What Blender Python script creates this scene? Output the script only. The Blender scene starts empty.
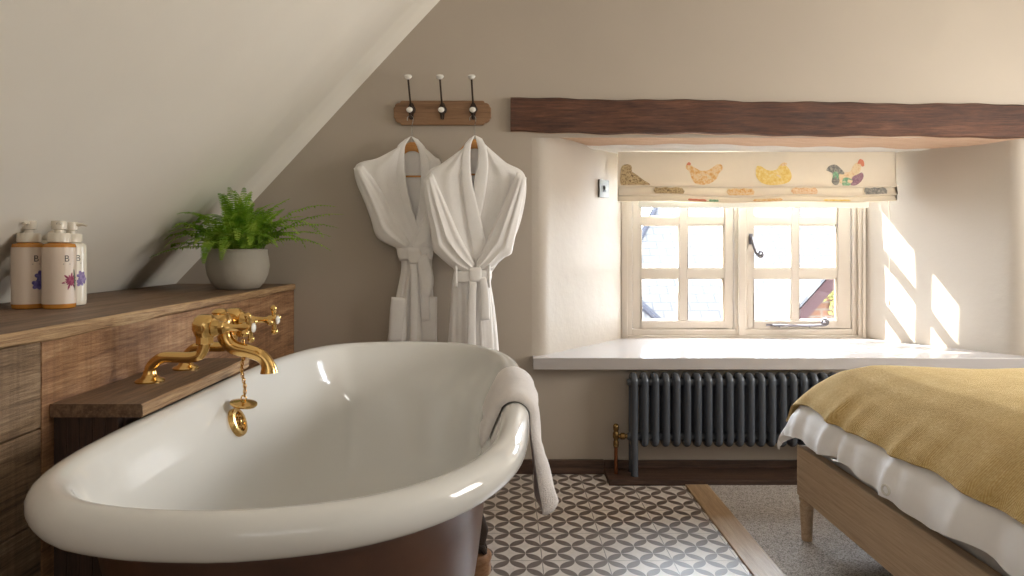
import bpy, bmesh, math, random
import numpy as np
from mathutils import Vector, Matrix

random.seed(7)
RNG = np.random.RandomState(11)
COL = bpy.context.scene.collection
PI = math.pi
F, CX, CY, H = 683.0, 506.0, 247.0, 1.1      # focal length in pixels, vanishing point, eye height


def at(px, py, Y):
    """the point seen at a pixel, at distance Y in metres"""
    return ((px - CX) / F * Y, Y, H - (py - CY) / F * Y)


# ------------------------------------------------------------------ helpers
class MB:
    """collects geometry for ONE mesh object"""

    def __init__(self):
        self.v, self.f, self.mi, self.cur = [], [], [], 0

    def add(self, verts, faces):
        b = len(self.v)
        self.v += [tuple(float(c) for c in p) for p in verts]
        for f in faces:
            self.f.append(tuple(i + b for i in f))
            self.mi.append(self.cur)
        return self

    def box(self, x0, x1, y0, y1, z0, z1):
        v = [(x0, y0, z0), (x1, y0, z0), (x1, y1, z0), (x0, y1, z0), (x0, y0, z1), (x1, y0, z1), (x1, y1, z1), (x0, y1, z1)]
        return self.add(v, [(0, 3, 2, 1), (4, 5, 6, 7), (0, 1, 5, 4), (1, 2, 6, 5), (2, 3, 7, 6), (3, 0, 4, 7)])

    def grid(self, P, cu=False, cv=False, flip=False):
        P = np.asarray(P, float)
        nu, nv = P.shape[:2]
        F_ = []
        for i in range(nu if cu else nu - 1):
            for j in range(nv if cv else nv - 1):
                a, b = i * nv + j, ((i + 1) % nu) * nv + j
                c, d = ((i + 1) % nu) * nv + (j + 1) % nv, i * nv + (j + 1) % nv
                F_.append((a, d, c, b) if flip else (a, b, c, d))
        return self.add(P.reshape(-1, 3), F_)

    def fan(self, ring, flip=False):
        ring = [tuple(p) for p in ring]
        n = len(ring)
        c = tuple(np.mean(np.array(ring), axis=0))
        return self.add(ring + [c], [((i + 1) % n, i, n) if flip else (i, (i + 1) % n, n) for i in range(n)])

    def tube(self, path, r, seg=12, caps=True, flat=1.0):
        path = [Vector(p) for p in path]
        n = len(path)
        rs = list(r) if hasattr(r, '__len__') else [r] * n
        t0 = (path[1] - path[0]).normalized()
        up = Vector((0, 0, 1)) if abs(t0.z) < 0.9 else Vector((1, 0, 0))
        nrm = t0.cross(up).normalized()
        rings, prev = [], t0
        for i in range(n):
            t = (path[min(i + 1, n - 1)] - path[max(i - 1, 0)])
            t = t.normalized() if t.length > 1e-9 else prev
            q = prev.rotation_difference(t)
            nrm = (q @ nrm)
            nrm = (nrm - t * nrm.dot(t)).normalized()
            b = t.cross(nrm)
            prev = t
            rings.append([tuple(path[i] + (nrm * math.cos(k * 2 * PI / seg) + b * math.sin(k * 2 * PI / seg) * flat) * rs[i]) for k in range(seg)])
        self.grid(rings, cv=True, flip=True)
        if caps:
            self.fan(rings[0], flip=True)
            self.fan(rings[-1])
        return self

    def lathe(self, prof, origin=(0, 0, 0), axis=(0, 0, 1), seg=32, caps=True):
        """prof: [(radius, distance along the axis)]"""
        ax = Vector(axis).normalized()
        u = ax.orthogonal().normalized()
        w = ax.cross(u)
        o = Vector(origin)
        rings = [[tuple(o + ax * h + (u * math.cos(k * 2 * PI / seg) + w * math.sin(k * 2 * PI / seg)) * max(r, 1e-5)) for k in range(seg)] for r, h in prof]
        self.grid(rings, cv=True, flip=True)
        if caps:
            self.fan(rings[0], flip=True)
            self.fan(rings[-1])
        return self

    def ball(self, c, r, seg=16, sc=(1, 1, 1)):
        n = seg // 2
        P = [[(c[0] + sc[0] * r * math.sin(PI * i / n) * math.cos(2 * PI * k / seg), c[1] + sc[1] * r * math.sin(PI * i / n) * math.sin(2 * PI * k / seg), c[2] + sc[2] * r * math.cos(PI * i / n)) for k in range(seg)] for i in range(n + 1)]
        return self.grid(P, cv=True)

    def torus(self, c, R, r, axis=(0, 0, 1), seg=24, ts=8):
        ax = Vector(axis).normalized()
        u = ax.orthogonal().normalized()
        w = ax.cross(u)
        c = Vector(c)
        P = []
        for i in range(seg):
            d = u * math.cos(2 * PI * i / seg) + w * math.sin(2 * PI * i / seg)
            P.append([tuple(c + d * (R + r * math.cos(2 * PI * k / ts)) + ax * r * math.sin(2 * PI * k / ts)) for k in range(ts)])
        return self.grid(P, cu=True, cv=True)

    def prism(self, pts, d0, d1):
        """pts: list of 3D-building function outputs; pts is a loop in one plane given twice through d0/d1 offsets"""
        n = len(pts)
        a = [tuple(Vector(p) + Vector(d0)) for p in pts]
        b = [tuple(Vector(p) + Vector(d1)) for p in pts]
        return self.add(a + b, [tuple(range(n - 1, -1, -1)), tuple(range(n, 2 * n))] + [(i, (i + 1) % n, n + (i + 1) % n, n + i) for i in range(n)])

    def build(self, name, mats, parent=None, smooth=True, bevel=0, subsurf=0, angle=40):
        me = bpy.data.meshes.new(name)
        off = Vector((0, 0, 0))
        p = parent
        while p is not None:
            off += p.location
            p = p.parent
        me.from_pydata([tuple(Vector(q) - off) for q in self.v], [], self.f)
        if not isinstance(mats, (list, tuple)):
            mats = [mats]
        for m in mats:
            me.materials.append(m)
        if len(mats) > 1:
            for pl, k in zip(me.polygons, self.mi):
                pl.material_index = k
        bm = bmesh.new()
        bm.from_mesh(me)
        bmesh.ops.remove_doubles(bm, verts=bm.verts, dist=1e-6)
        bmesh.ops.recalc_face_normals(bm, faces=bm.faces)
        bm.to_mesh(me)
        bm.free()
        o = bpy.data.objects.new(name, me)
        COL.objects.link(o)
        if parent is not None:
            o.parent = parent
        if smooth:
            me.polygons.foreach_set('use_smooth', [True] * len(me.polygons))
            if not subsurf:
                try:
                    me.set_sharp_from_angle(angle=math.radians(angle))
                except Exception:
                    pass
        if bevel:
            b = o.modifiers.new('bevel', 'BEVEL')
            b.width, b.segments, b.limit_method, b.angle_limit = bevel, 2, 'ANGLE', math.radians(50)
            b.harden_normals = False
        if subsurf:
            s = o.modifiers.new('sub', 'SUBSURF')
            s.levels = s.render_levels = subsurf
        return o


def tag(o, label=None, cat=None, group=None, kind=None):
    for k, v in (('label', label), ('category', cat), ('group', group), ('kind', kind)):
        if v:
            o[k] = v
    return o


def thing(name, label, cat, loc=(0, 0, 0), group=None, kind=None):
    o = bpy.data.objects.new(name, None)
    o.empty_display_size = 0.05
    COL.objects.link(o)
    o.location = loc
    return tag(o, label, cat, group, kind)


def dup(root, loc):
    r = root.copy()
    COL.objects.link(r)
    r.location = loc
    for ch in list(root.children):
        c = ch.copy()
        COL.objects.link(c)
        c.parent = r
        for g in list(ch.children):
            d = g.copy()
            COL.objects.link(d)
            d.parent = c
    return r


def cat_rom(pts, n, closed=False):
    """smooth curve through points, n samples evenly spread over arc length"""
    P = np.array(pts, float)
    k = len(P)
    out = []
    segs = k if closed else k - 1
    for i in range(segs):
        if closed:
            p0, p1, p2, p3 = P[(i - 1) % k], P[i], P[(i + 1) % k], P[(i + 2) % k]
        else:
            p1, p2 = P[i], P[i + 1]
            p0 = P[i - 1] if i else 2 * p1 - p2
            p3 = P[i + 2] if i + 2 < k else 2 * p2 - p1
        for t in np.linspace(0, 1, 24, endpoint=False):
            out.append(0.5 * ((2 * p1) + (-p0 + p2) * t + (2 * p0 - 5 * p1 + 4 * p2 - p3) * t * t + (-p0 + 3 * p1 - 3 * p2 + p3) * t ** 3))
    out.append(P[0] if closed else P[-1])
    out = np.array(out)
    L = np.concatenate([[0], np.cumsum(np.linalg.norm(np.diff(out, axis=0), axis=1))])
    s = np.linspace(0, L[-1], n + 1)[:-1] if closed else np.linspace(0, L[-1], n)
    return np.stack([np.interp(s, L, out[:, j]) for j in range(P.shape[1])], axis=1)


# ------------------------------------------------------------------ materials
def srgb(r, g, b):
    def c(x):
        x /= 255.0
        return x / 12.92 if x <= 0.04045 else ((x + 0.055) / 1.055) ** 2.4
    return (c(r), c(g), c(b), 1)


class NT:
    def __init__(self, name):
        self.m = bpy.data.materials.new(name)
        self.m.use_nodes = True
        self.t = self.m.node_tree
        self.b = self.t.nodes['Principled BSDF']
        self.out = self.t.nodes['Material Output']

    def n(self, typ, **kw):
        x = self.t.nodes.new(typ)
        for k, v in kw.items():
            if k in ('inp',):
                for kk, vv in v.items():
                    x.inputs[kk].default_value = vv
            else:
                setattr(x, k, v)
        return x

    def l(self, a, b):
        self.t.links.new(a, b)

    def math(self, op, a, b=None, c=None):
        x = self.n('ShaderNodeMath', operation=op)
        for i, v in enumerate((a, b, c)):
            if v is None:
                continue
            if isinstance(v, (int, float)):
                x.inputs[i].default_value = v
            else:
                self.l(v, x.inputs[i])
        return x.outputs[0]

    def coord(self, scale=(1, 1, 1), rot=(0, 0, 0), kind='Object'):
        tc = self.n('ShaderNodeTexCoord')
        mp = self.n('ShaderNodeMapping')
        mp.inputs['Scale'].default_value = scale
        mp.inputs['Rotation'].default_value = rot
        self.l(tc.outputs[kind], mp.inputs['Vector'])
        return mp.outputs['Vector']

    def noise(self, vec, scale, detail=4, rough=0.55, dist=0.0):
        x = self.n('ShaderNodeTexNoise', inp={'Scale': scale, 'Detail': detail, 'Roughness': rough, 'Distortion': dist})
        self.l(vec, x.inputs['Vector'])
        return x.outputs['Fac']

    def ramp(self, fac, stops):
        x = self.n('ShaderNodeValToRGB')
        el = x.color_ramp.elements
        while len(el) < len(stops):
            el.new(0.5)
        for e, (p, c) in zip(el, stops):
            e.position, e.color = p, c
        self.l(fac, x.inputs['Fac'])
        return x.outputs['Color']

    def mix(self, fac, a, b, mode='MIX'):
        x = self.n('ShaderNodeMix', data_type='RGBA', blend_type=mode)
        for i, v in ((0, fac), (6, a), (7, b)):
            if isinstance(v, (int, float)):
                x.inputs[i].default_value = v
            elif isinstance(v, tuple):
                x.inputs[i].default_value = v
            else:
                self.l(v, x.inputs[i])
        return x.outputs[2]

    def bump(self, h, strength=0.3, dist=0.01):
        x = self.n('ShaderNodeBump', inp={'Strength': strength, 'Distance': dist})
        self.l(h, x.inputs['Height'])
        self.l(x.outputs['Normal'], self.b.inputs['Normal'])
        return x

    def set(self, **kw):
        for k, v in kw.items():
            k = k.replace('_', ' ')
            if hasattr(v, 'is_linked') or hasattr(v, 'links'):
                self.l(v, self.b.inputs[k])
            else:
                self.b.inputs[k].default_value = v
        return self


def paint(name, col, var=0.04, bump=0.15, rough=0.75, bscale=6):
    N = NT(name)
    v = N.coord()
    a = N.noise(v, bscale, 6, 0.6)
    c2 = tuple(x * (1 - var * 2) for x in col[:3]) + (1,)
    N.set(Base_Color=N.ramp(N.noise(v, 2.3, 3), [(0.3, c2), (0.7, col)]), Roughness=rough)
    N.bump(a, bump, 0.012)
    return N.m


def plain(name, col, rough=0.5, metal=0.0, **kw):
    N = NT(name)
    N.set(Base_Color=col, Roughness=rough, Metallic=metal, **kw)
    return N.m


def wood(name, cols, axis='Y', rough=0.6, gscale=1.0, bump=0.4, saw=0.0, stops=(0.36, 0.46, 0.54, 0.64)):
    """rough timber: grain stretched along one axis"""
    N = NT(name)
    k = 14 * gscale
    s = {'X': (1.2, k, k), 'Y': (k, 1.2, k), 'Z': (k, k, 1.2)}[axis]
    v = N.coord(s)
    big = N.noise(N.coord(tuple(x * 0.25 for x in s)), 1.0, 3, 0.5, 0.6)
    g = N.noise(N.coord(tuple(x * 2.2 if x > 2 else x * 1.6 for x in s)), 1.3, 8, 0.68, 1.0)
    fine = N.noise(N.coord(tuple(x * 9 if x > 2 else x * 5 for x in s)), 1.5, 5, 0.75)
    f = N.math('ADD', N.math('MULTIPLY', g, 0.55), N.math('MULTIPLY', big, 0.45))
    f = N.math('ADD', N.math('MULTIPLY', f, 0.68), N.math('MULTIPLY', fine, 0.32))
    c = N.ramp(f, [(st, cc) for st, cc in zip(stops, cols)])
    kn = N.n('ShaderNodeTexVoronoi', inp={'Scale': 1.0})
    N.l(N.coord(tuple(3.2 if x > 2 else 1.3 for x in s)), kn.inputs['Vector'])
    spot = N.ramp(kn.outputs['Distance'], [(0.03, (0.35, 0.35, 0.35, 1)), (0.10, (1, 1, 1, 1))])
    c = N.mix(0.7, c, spot, 'MULTIPLY')
    if saw:
        ws = {'X': (70, 3, 3), 'Y': (3, 70, 3), 'Z': (3, 3, 70)}[axis]
        c = N.mix(saw, c, N.ramp(N.noise(N.coord(ws, (0.12, 0.0, 0.1)), 1.0, 3, 0.6), [(0.35, (.45, .42, .40, 1)), (0.6, (1, 1, 1, 1))]), 'MULTIPLY')
    N.set(Base_Color=c, Roughness=rough)
    N.bump(N.math('ADD', f, N.math('MULTIPLY', fine, 0.5)), bump, 0.006)
    return N.m


M = {}
M['wall'] = paint('taupe wall paint', srgb(184, 172, 157), 0.02, 0.12, 0.7, 5)
M['slope'] = paint('off white plaster', srgb(236, 230, 218), 0.02, 0.12, 0.75, 4)
M['recess'] = paint('pale plaster', srgb(184, 173, 159), 0.015, 0.3, 0.6, 7)
M['ceil'] = paint('ceiling paint', srgb(226, 220, 208), 0.02, 0.1)
M['beam'] = wood('dark oak beam', [srgb(30, 14, 7), srgb(66, 36, 20), srgb(92, 54, 33), srgb(122, 80, 54)], 'X', 0.55, 0.8, 0.9)
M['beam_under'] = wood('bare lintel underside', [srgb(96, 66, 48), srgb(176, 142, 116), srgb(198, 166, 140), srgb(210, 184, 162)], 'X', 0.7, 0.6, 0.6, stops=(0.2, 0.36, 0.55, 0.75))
M['shelf_top'] = wood('shelf boards', [srgb(58, 42, 31), srgb(100, 76, 57), srgb(132, 104, 80), srgb(164, 136, 108)], 'Y', 0.5, 1.0, 0.5)
M['shelf_edge'] = wood('sawn board edge', [srgb(86, 62, 42), srgb(146, 112, 78), srgb(182, 150, 110), srgb(208, 178, 138)], 'Y', 0.65, 1.6, 0.5)
M['shelf_face'] = wood('red brown reclaimed board', [srgb(74, 50, 32), srgb(138, 98, 66), srgb(172, 130, 92), srgb(208, 174, 134)], 'Y', 0.6, 0.7, 0.7, saw=.35)
M['shelf_grey'] = wood('weathered grey board', [srgb(56, 42, 30), srgb(116, 92, 68), srgb(152, 126, 98), srgb(192, 168, 136)], 'Y', 0.65, 0.9, 0.9, saw=.4)
M['dark_board'] = wood('dark stained board', [srgb(34, 22, 17), srgb(54, 37, 28), srgb(70, 48, 37), srgb(84, 60, 46)], 'Z', 0.55, 1.0, 0.4)
M['skirting'] = wood('dark skirting wood', [srgb(40, 27, 20), srgb(62, 43, 33), srgb(82, 60, 47), srgb(100, 76, 60)], 'X', 0.45, 0.8, 0.3)
M['threshold'] = wood('oak threshold', [srgb(120, 94, 70), srgb(156, 128, 98), srgb(176, 148, 116), srgb(192, 166, 134)], 'Y', 0.35, 1.0, 0.2)
M['rail_wood'] = wood('pine hook rail', [srgb(92, 64, 42), srgb(128, 94, 64), srgb(146, 110, 78), srgb(158, 124, 90)], 'X', 0.5, 1.2, 0.2)
M['hanger_wood'] = wood('beech hanger', [srgb(170, 110, 50), srgb(204, 142, 74), srgb(216, 156, 88), srgb(222, 166, 98)], 'X', 0.4, 1.0, 0.1)
M['bed_wood'] = wood('limed oak', [srgb(140, 117, 92), srgb(176, 150, 121), srgb(192, 167, 138), srgb(206, 184, 156)], 'Y', 0.5, 1.6, 0.15)
M['pad_wood'] = wood('turned foot block', [srgb(110, 76, 50), srgb(150, 108, 76), srgb(170, 128, 94), srgb(182, 142, 108)], 'X', 0.4, 1.0, 0.1)
M['white_paint'] = plain('white gloss sill paint', srgb(182, 175, 171), 0.14, 0.0, **{'Specular_IOR_Level': 0.25})
M['frame_paint'] = plain('cream window paint', srgb(202, 190, 175), 0.35)
M['brass'] = plain('polished brass', srgb(222, 184, 118), 0.17, 1.0)
M['old_brass'] = plain('aged brass', srgb(150, 120, 76), 0.25, 1.0)
M['copper'] = plain('copper pipe', srgb(150, 96, 66), 0.35, 1.0)
M['iron'] = plain('black iron', srgb(62, 50, 43), 0.45, 0.4)
M['grey_iron'] = plain('pewter ironmongery', srgb(120, 116, 120), 0.4, 0.8)
M['steel'] = plain('brushed steel', srgb(118, 116, 110), 0.5, 0.6)
M['chrome'] = plain('chrome wire', srgb(200, 200, 200), 0.15, 1.0)
M['porcelain'] = plain('white porcelain', srgb(238, 234, 226), 0.12)
M['radiator'] = plain('anthracite radiator paint', srgb(84, 89, 97), 0.20, 0.2)
M['slot'] = plain('dark recess', srgb(20, 18, 16), 0.6)

N = NT('white enamel')
N.set(Base_Color=srgb(229, 228, 224), Roughness=0.09)
N.b.inputs['Coat Weight'].default_value = 0.4
N.b.inputs['Coat Roughness'].default_value = 0.03
M['enamel'] = N.m
N = NT('brown painted cast iron')
N.set(Base_Color=N.ramp(N.noise(N.coord(), 5, 5), [(0.3, srgb(70, 46, 36)), (0.7, srgb(98, 66, 50))]), Roughness=0.3, Metallic=0.15)
M['tub_outer'] = N.m

# cement tiles: interlaced circles
N = NT('patterned cement tiles')
T = 0.229
X0, Y0 = 0.3557, 2.395
tc = N.n('ShaderNodeTexCoord')
sp = N.n('ShaderNodeSeparateXYZ')
N.l(tc.outputs['Object'], sp.inputs[0])
x = N.math('DIVIDE', N.math('SUBTRACT', sp.outputs[0], X0 - 20 * T), T)
y = N.math('DIVIDE', N.math('SUBTRACT', sp.outputs[1], Y0 - 40 * T), T)
u = N.math('MULTIPLY', N.math('ADD', x, y), 2.0)
w = N.math('MULTIPLY', N.math('ADD', N.math('SUBTRACT', x, y), 100.0), 2.0)
p = N.math('ABSOLUTE', N.math('SUBTRACT', N.math('FRACT', u), 0.5))
q = N.math('ABSOLUTE', N.math('SUBTRACT', N.math('FRACT', w), 0.5))
d1 = N.math('ADD', N.math('POWER', p, 2.0), N.math('POWER', N.math('SUBTRACT', 1.0, q), 2.0))
d2 = N.math('ADD', N.math('POWER', q, 2.0), N.math('POWER', N.math('SUBTRACT', 1.0, p), 2.0))
dm = N.math('MINIMUM', d1, d2)
petal = N.n('ShaderNodeMapRange', inp={'From Min': 0.475, 'From Max': 0.505, 'To Min': 1.0, 'To Max': 0.0})
N.l(dm, petal.inputs['Value'])
vv = N.coord()
spk = N.noise(vv, 30, 5, 0.7)
base = N.ramp(spk, [(0.3, srgb(206, 196, 186)), (0.7, srgb(222, 212, 202))])
dark = N.ramp(spk, [(0.3, srgb(98, 84, 76)), (0.7, srgb(120, 106, 97))])
c = N.mix(petal.outputs[0], base, dark)
gx = N.math('ABSOLUTE', N.math('SUBTRACT', N.math('FRACT', N.math('ADD', x, 0.5)), 0.5))
gy = N.math('ABSOLUTE', N.math('SUBTRACT', N.math('FRACT', N.math('ADD', y, 0.5)), 0.5))
g = N.math('LESS_THAN', N.math('MINIMUM', gx, gy), 0.007)
c = N.mix(N.math('MULTIPLY', g, 0.75), c, srgb(96, 86, 78))
N.set(Base_Color=c, Roughness=0.36)
N.b.inputs['Specular IOR Level'].default_value = .8
N.bump(N.math('SUBTRACT', N.math('MULTIPLY', spk, 0.2), g), 0.2, 0.002)
M['tiles'] = N.m

N = NT('grey looped carpet')
v = N.coord()
vo = N.n('ShaderNodeTexVoronoi', inp={'Scale': 190.0})
N.l(v, vo.inputs['Vector'])
f = N.math('ADD', N.math('MULTIPLY', vo.outputs['Distance'], 0.6), N.math('MULTIPLY', N.noise(v, 60, 4, 0.7), 0.6))
N.set(Base_Color=N.ramp(f, [(0.3, srgb(206, 197, 188)), (0.55, srgb(178, 169, 161)), (0.8, srgb(128, 120, 114))]), Roughness=0.95)
N.bump(vo.outputs['Distance'], 0.6, 0.004)
M['carpet'] = N.m


def cloth(name, col, scale=260, bump=0.25, var=0.06, sheen=0.2, rough=0.9):
    N = NT(name)
    v = N.coord()
    a = N.noise(v, scale, 3, 0.7)
    b = N.noise(v, scale * 0.08, 4, 0.6)
    c2 = tuple(x * (1 - var * 2) for x in col[:3]) + (1,)
    N.set(Base_Color=N.ramp(N.math('ADD', N.math('MULTIPLY', a, 0.5), N.math('MULTIPLY', b, 0.5)), [(0.35, c2), (0.65, col)]), Roughness=rough)
    N.b.inputs['Sheen Weight'].default_value = sheen
    N.bump(N.math('ADD', a, N.math('MULTIPLY', b, 1.2)), bump, 0.004)
    return N.m


M['robe'] = cloth('white waffle towelling', srgb(248, 244, 240), 240, 0.35, 0.03)
M['towel'] = cloth('white towelling', srgb(238, 231, 227), 260, 0.9, 0.06)
M['duvet'] = cloth('white cotton', srgb(250, 248, 248), 60, 0.06, 0.01, 0.0, 0.7)
M['mattress'] = cloth('mattress ticking', srgb(236, 232, 228), 80, 0.08, 0.01, 0.0, 0.8)
M['linen'] = cloth('cream linen', srgb(238, 227, 208), 300, 0.12, 0.02, 0.0, 0.85)
_t = M['linen'].node_tree
_tr = _t.nodes.new('ShaderNodeBsdfTranslucent')
_tr.inputs['Color'].default_value = srgb(240, 226, 200)
_mx = _t.nodes.new('ShaderNodeMixShader')
_mx.inputs['Fac'].default_value = .16
_t.links.new(_t.nodes['Principled BSDF'].outputs[0], _mx.inputs[1])
_t.links.new(_tr.outputs[0], _mx.inputs[2])
_t.links.new(_mx.outputs[0], _t.nodes['Material Output'].inputs['Surface'])

# mustard herringbone throw
N = NT('mustard herringbone wool')
tc = N.n('ShaderNodeTexCoord')
sp = N.n('ShaderNodeSeparateXYZ')
N.l(tc.outputs['UV'], sp.inputs[0])
zig = N.math('PINGPONG', N.math('MULTIPLY', sp.outputs[1], 1.0), 0.022)
ph = N.math('ADD', sp.outputs[0], zig)
st = N.math('SINE', N.math('MULTIPLY', ph, 2 * PI / 0.006))
v = N.coord()
fz = N.noise(v, 140, 5, 0.75)
big = N.noise(v, 9, 3)
f = N.math('ADD', N.math('ADD', N.math('MULTIPLY', st, 0.06), N.math('MULTIPLY', fz, 0.6)), N.math('MULTIPLY', big, 0.3))
N.set(Base_Color=N.ramp(f, [(0.22, srgb(166, 128, 66)), (0.45, srgb(198, 164, 100)), (0.68, srgb(224, 202, 148))]), Roughness=0.95)
N.b.inputs['Sheen Weight'].default_value = 0.35
N.b.inputs['Sheen Tint'].default_value = srgb(250, 236, 190)
N.bump(N.math('ADD', fz, N.math('MULTIPLY', st, 0.2)), 0.55, 0.006)
M['throw'] = N.m

N = NT('fern green')
N.set(Base_Color=N.ramp(N.noise(N.coord(), 18, 3), [(0.3, srgb(84, 122, 30)), (0.5, srgb(140, 176, 54)), (0.7, srgb(194, 214, 92))]), Roughness=0.55)
N.b.inputs['Subsurface Weight'].default_value = 0.0
tr = N.n('ShaderNodeBsdfTranslucent', inp={'Color': srgb(120, 180, 40)})
mx = N.n('ShaderNodeMixShader', inp={'Fac': 0.3})
N.l(N.b.outputs[0], mx.inputs[1])
N.l(tr.outputs[0], mx.inputs[2])
N.l(mx.outputs[0], N.out.inputs['Surface'])
M['fern'] = N.m
M['stone_pot'] = paint('stoneware', srgb(176, 168, 154), 0.08, 0.25, 0.7, 14)
M['soil'] = paint('potting soil', srgb(48, 36, 28), 0.2, 1.0, 0.95, 60)

N = NT('amber liquid plastic')
N.set(Base_Color=srgb(196, 134, 60), Roughness=0.12)
N.b.inputs['Subsurface Weight'].default_value = 0.3
N.b.inputs['Subsurface Radius'].default_value = (0.02, 0.01, 0.004)
M['amber'] = N.m
M['cream_plastic'] = plain('cream lotion plastic', srgb(236, 228, 210), 0.2)
M['pump_plastic'] = plain('cream pump plastic', srgb(228, 218, 200), 0.22)
M['label_paper'] = plain('cream label', srgb(222, 204, 186), 0.35)
M['ink'] = plain('dark ink', srgb(60, 52, 50), 0.5)


def printed(name, cols, scale=60):
    N = NT(name)
    N.set(Base_Color=N.ramp(N.noise(N.coord(), scale, 4, 0.7), [(0.32 + 0.36 * i / (len(cols) - 1), c) for i, c in enumerate(cols)]), Roughness=0.8)
    return N.m


M['blue_ink'] = printed('blue flower print', [srgb(58, 54, 110), srgb(96, 88, 150), srgb(140, 128, 176)], 90)
M['red_ink'] = printed('crimson flower print', [srgb(116, 36, 66), srgb(150, 62, 92), srgb(176, 104, 124)], 90)
M['lilac_ink'] = printed('lilac flower print', [srgb(104, 88, 146), srgb(146, 128, 178), srgb(178, 164, 200)], 90)
M['green_ink'] = plain('green print', srgb(92, 110, 88), 0.6)
M['hen_gold'] = printed('gold hen print', [srgb(212, 150, 84), srgb(228, 180, 112), srgb(238, 216, 176), srgb(220, 164, 92)], 70)
M['hen_yellow'] = printed('yellow hen print', [srgb(226, 186, 90), srgb(238, 208, 124), srgb(242, 224, 172)], 70)
M['hen_brown'] = printed('speckled brown hen print', [srgb(96, 78, 56), srgb(156, 130, 92), srgb(214, 190, 144), srgb(116, 96, 66)], 110)
M['hen_pink'] = printed('pale pink hen print', [srgb(214, 160, 110), srgb(232, 200, 160), srgb(240, 220, 190)], 70)
M['hen_dark'] = printed('rooster tail print', [srgb(100, 98, 96), srgb(140, 138, 130), srgb(190, 182, 164)], 90)
M['hen_plum'] = printed('rooster plum print', [srgb(128, 96, 112), srgb(160, 124, 136), srgb(190, 158, 160)], 90)
M['hen_green'] = printed('rooster green print', [srgb(92, 150, 116), srgb(136, 176, 140), srgb(176, 200, 166)], 90)
M['hen_cream'] = printed('rooster neck print', [srgb(222, 196, 150), srgb(236, 214, 176), srgb(216, 176, 130)], 70)
M['hen_red'] = plain('comb print', srgb(216, 134, 104), 0.8)

N = NT('window glass')
N.t.nodes.remove(N.b)
tp = N.n('ShaderNodeBsdfTransparent', inp={'Color': (0.96, 0.97, 0.97, 1)})
gl = N.n('ShaderNodeBsdfGlossy', inp={'Roughness': 0.02})
fr = N.n('ShaderNodeFresnel', inp={'IOR': 1.45})
mx = N.n('ShaderNodeMixShader')
geo = N.n('ShaderNodeNewGeometry')
N.l(N.math('MULTIPLY', fr.outputs[0], N.math('SUBTRACT', 1.0, geo.outputs['Backfacing'])), mx.inputs[0])
N.l(tp.outputs[0], mx.inputs[1])
N.l(gl.outputs[0], mx.inputs[2])
N.l(mx.outputs[0], N.out.inputs['Surface'])
M['glass'] = N.m

# exterior
N = NT('grey slates')
br = N.n('ShaderNodeTexBrick', inp={'Scale': 1.0, 'Mortar Size': 0.016, 'Brick Width': 0.26, 'Row Height': 0.16, 'Color1': srgb(66, 64, 62), 'Color2': srgb(61, 60, 59), 'Mortar': srgb(51, 50, 51)})
N.l(N.coord((1, 1, 1), (0, 0, 0), 'UV'), br.inputs['Vector'])
N.set(Base_Color=br.outputs['Color'], Roughness=0.6)
M['slate'] = N.m
N = NT('orange brickwork')
br = N.n('ShaderNodeTexBrick', inp={'Scale': 1.0, 'Mortar Size': 0.01, 'Brick Width': 0.22, 'Row Height': 0.075, 'Color1': srgb(66, 46, 35), 'Color2': srgb(60, 42, 32), 'Mortar': srgb(62, 54, 47)})
N.l(N.coord((1, 1, 1), (PI / 2, 0, 0)), br.inputs['Vector'])
N.set(Base_Color=br.outputs['Color'], Roughness=0.85)
M['brick'] = N.m
M['barge'] = plain('brown bargeboard', srgb(40, 29, 29), 1.0)
M['ground'] = paint('gravel yard', srgb(150, 142, 130), 0.1, 0.3, 0.9, 20)
M['lead'] = plain('lead flashing', srgb(38, 38, 42), 1.0)

for _k in ('slate', 'brick', 'barge', 'lead'):
    M[_k].node_tree.nodes['Principled BSDF'].inputs['Specular IOR Level'].default_value = 0.0

# ================================================================== THE SETTING
WY = 3.324                                    # room face of the window wall
LREV = [(0.125, WY), (0.158, WY + .004), (0.184, WY + .017), (0.209, WY + .042), (0.244, WY + .09), (0.40, WY + .287), (0.672, WY + .636)]
RREV = [(2.086, WY + .636), (2.27, WY + .35), (2.40, WY + .145), (2.432, WY + .095), (2.460, WY + .05), (2.485, WY + .018), (2.51, WY + .004), (2.54, WY)]
ZS, ZB = 0.53, 1.632                           # recess bottom / soffit


def slope_x(z):
    return -1.611 + (z - 0.922) / 1.065


b = MB()
b.box(-2.0, 0.825, -1.7, WY, -0.1, 0.0)
tag(b.build('floor', M['tiles'], smooth=False), 'floor of white tiles with grey interlaced circles beside the bath', 'floor', kind='structure')
b = MB()
b.box(0.93, 3.4, -1.7, WY, -0.1, 0.004)
tag(b.build('floor_carpet', M['carpet'], smooth=False), 'grey woven carpet under the bed', 'carpet', kind='structure')
b = MB()
b.box(0.825, 0.93, -1.7, WY - .178, -0.1, 0.008)
tag(b.build('trim_1', M['threshold'], smooth=False, bevel=.003), 'pale oak threshold strip between the tiles and the carpet', 'threshold', kind='structure')

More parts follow.
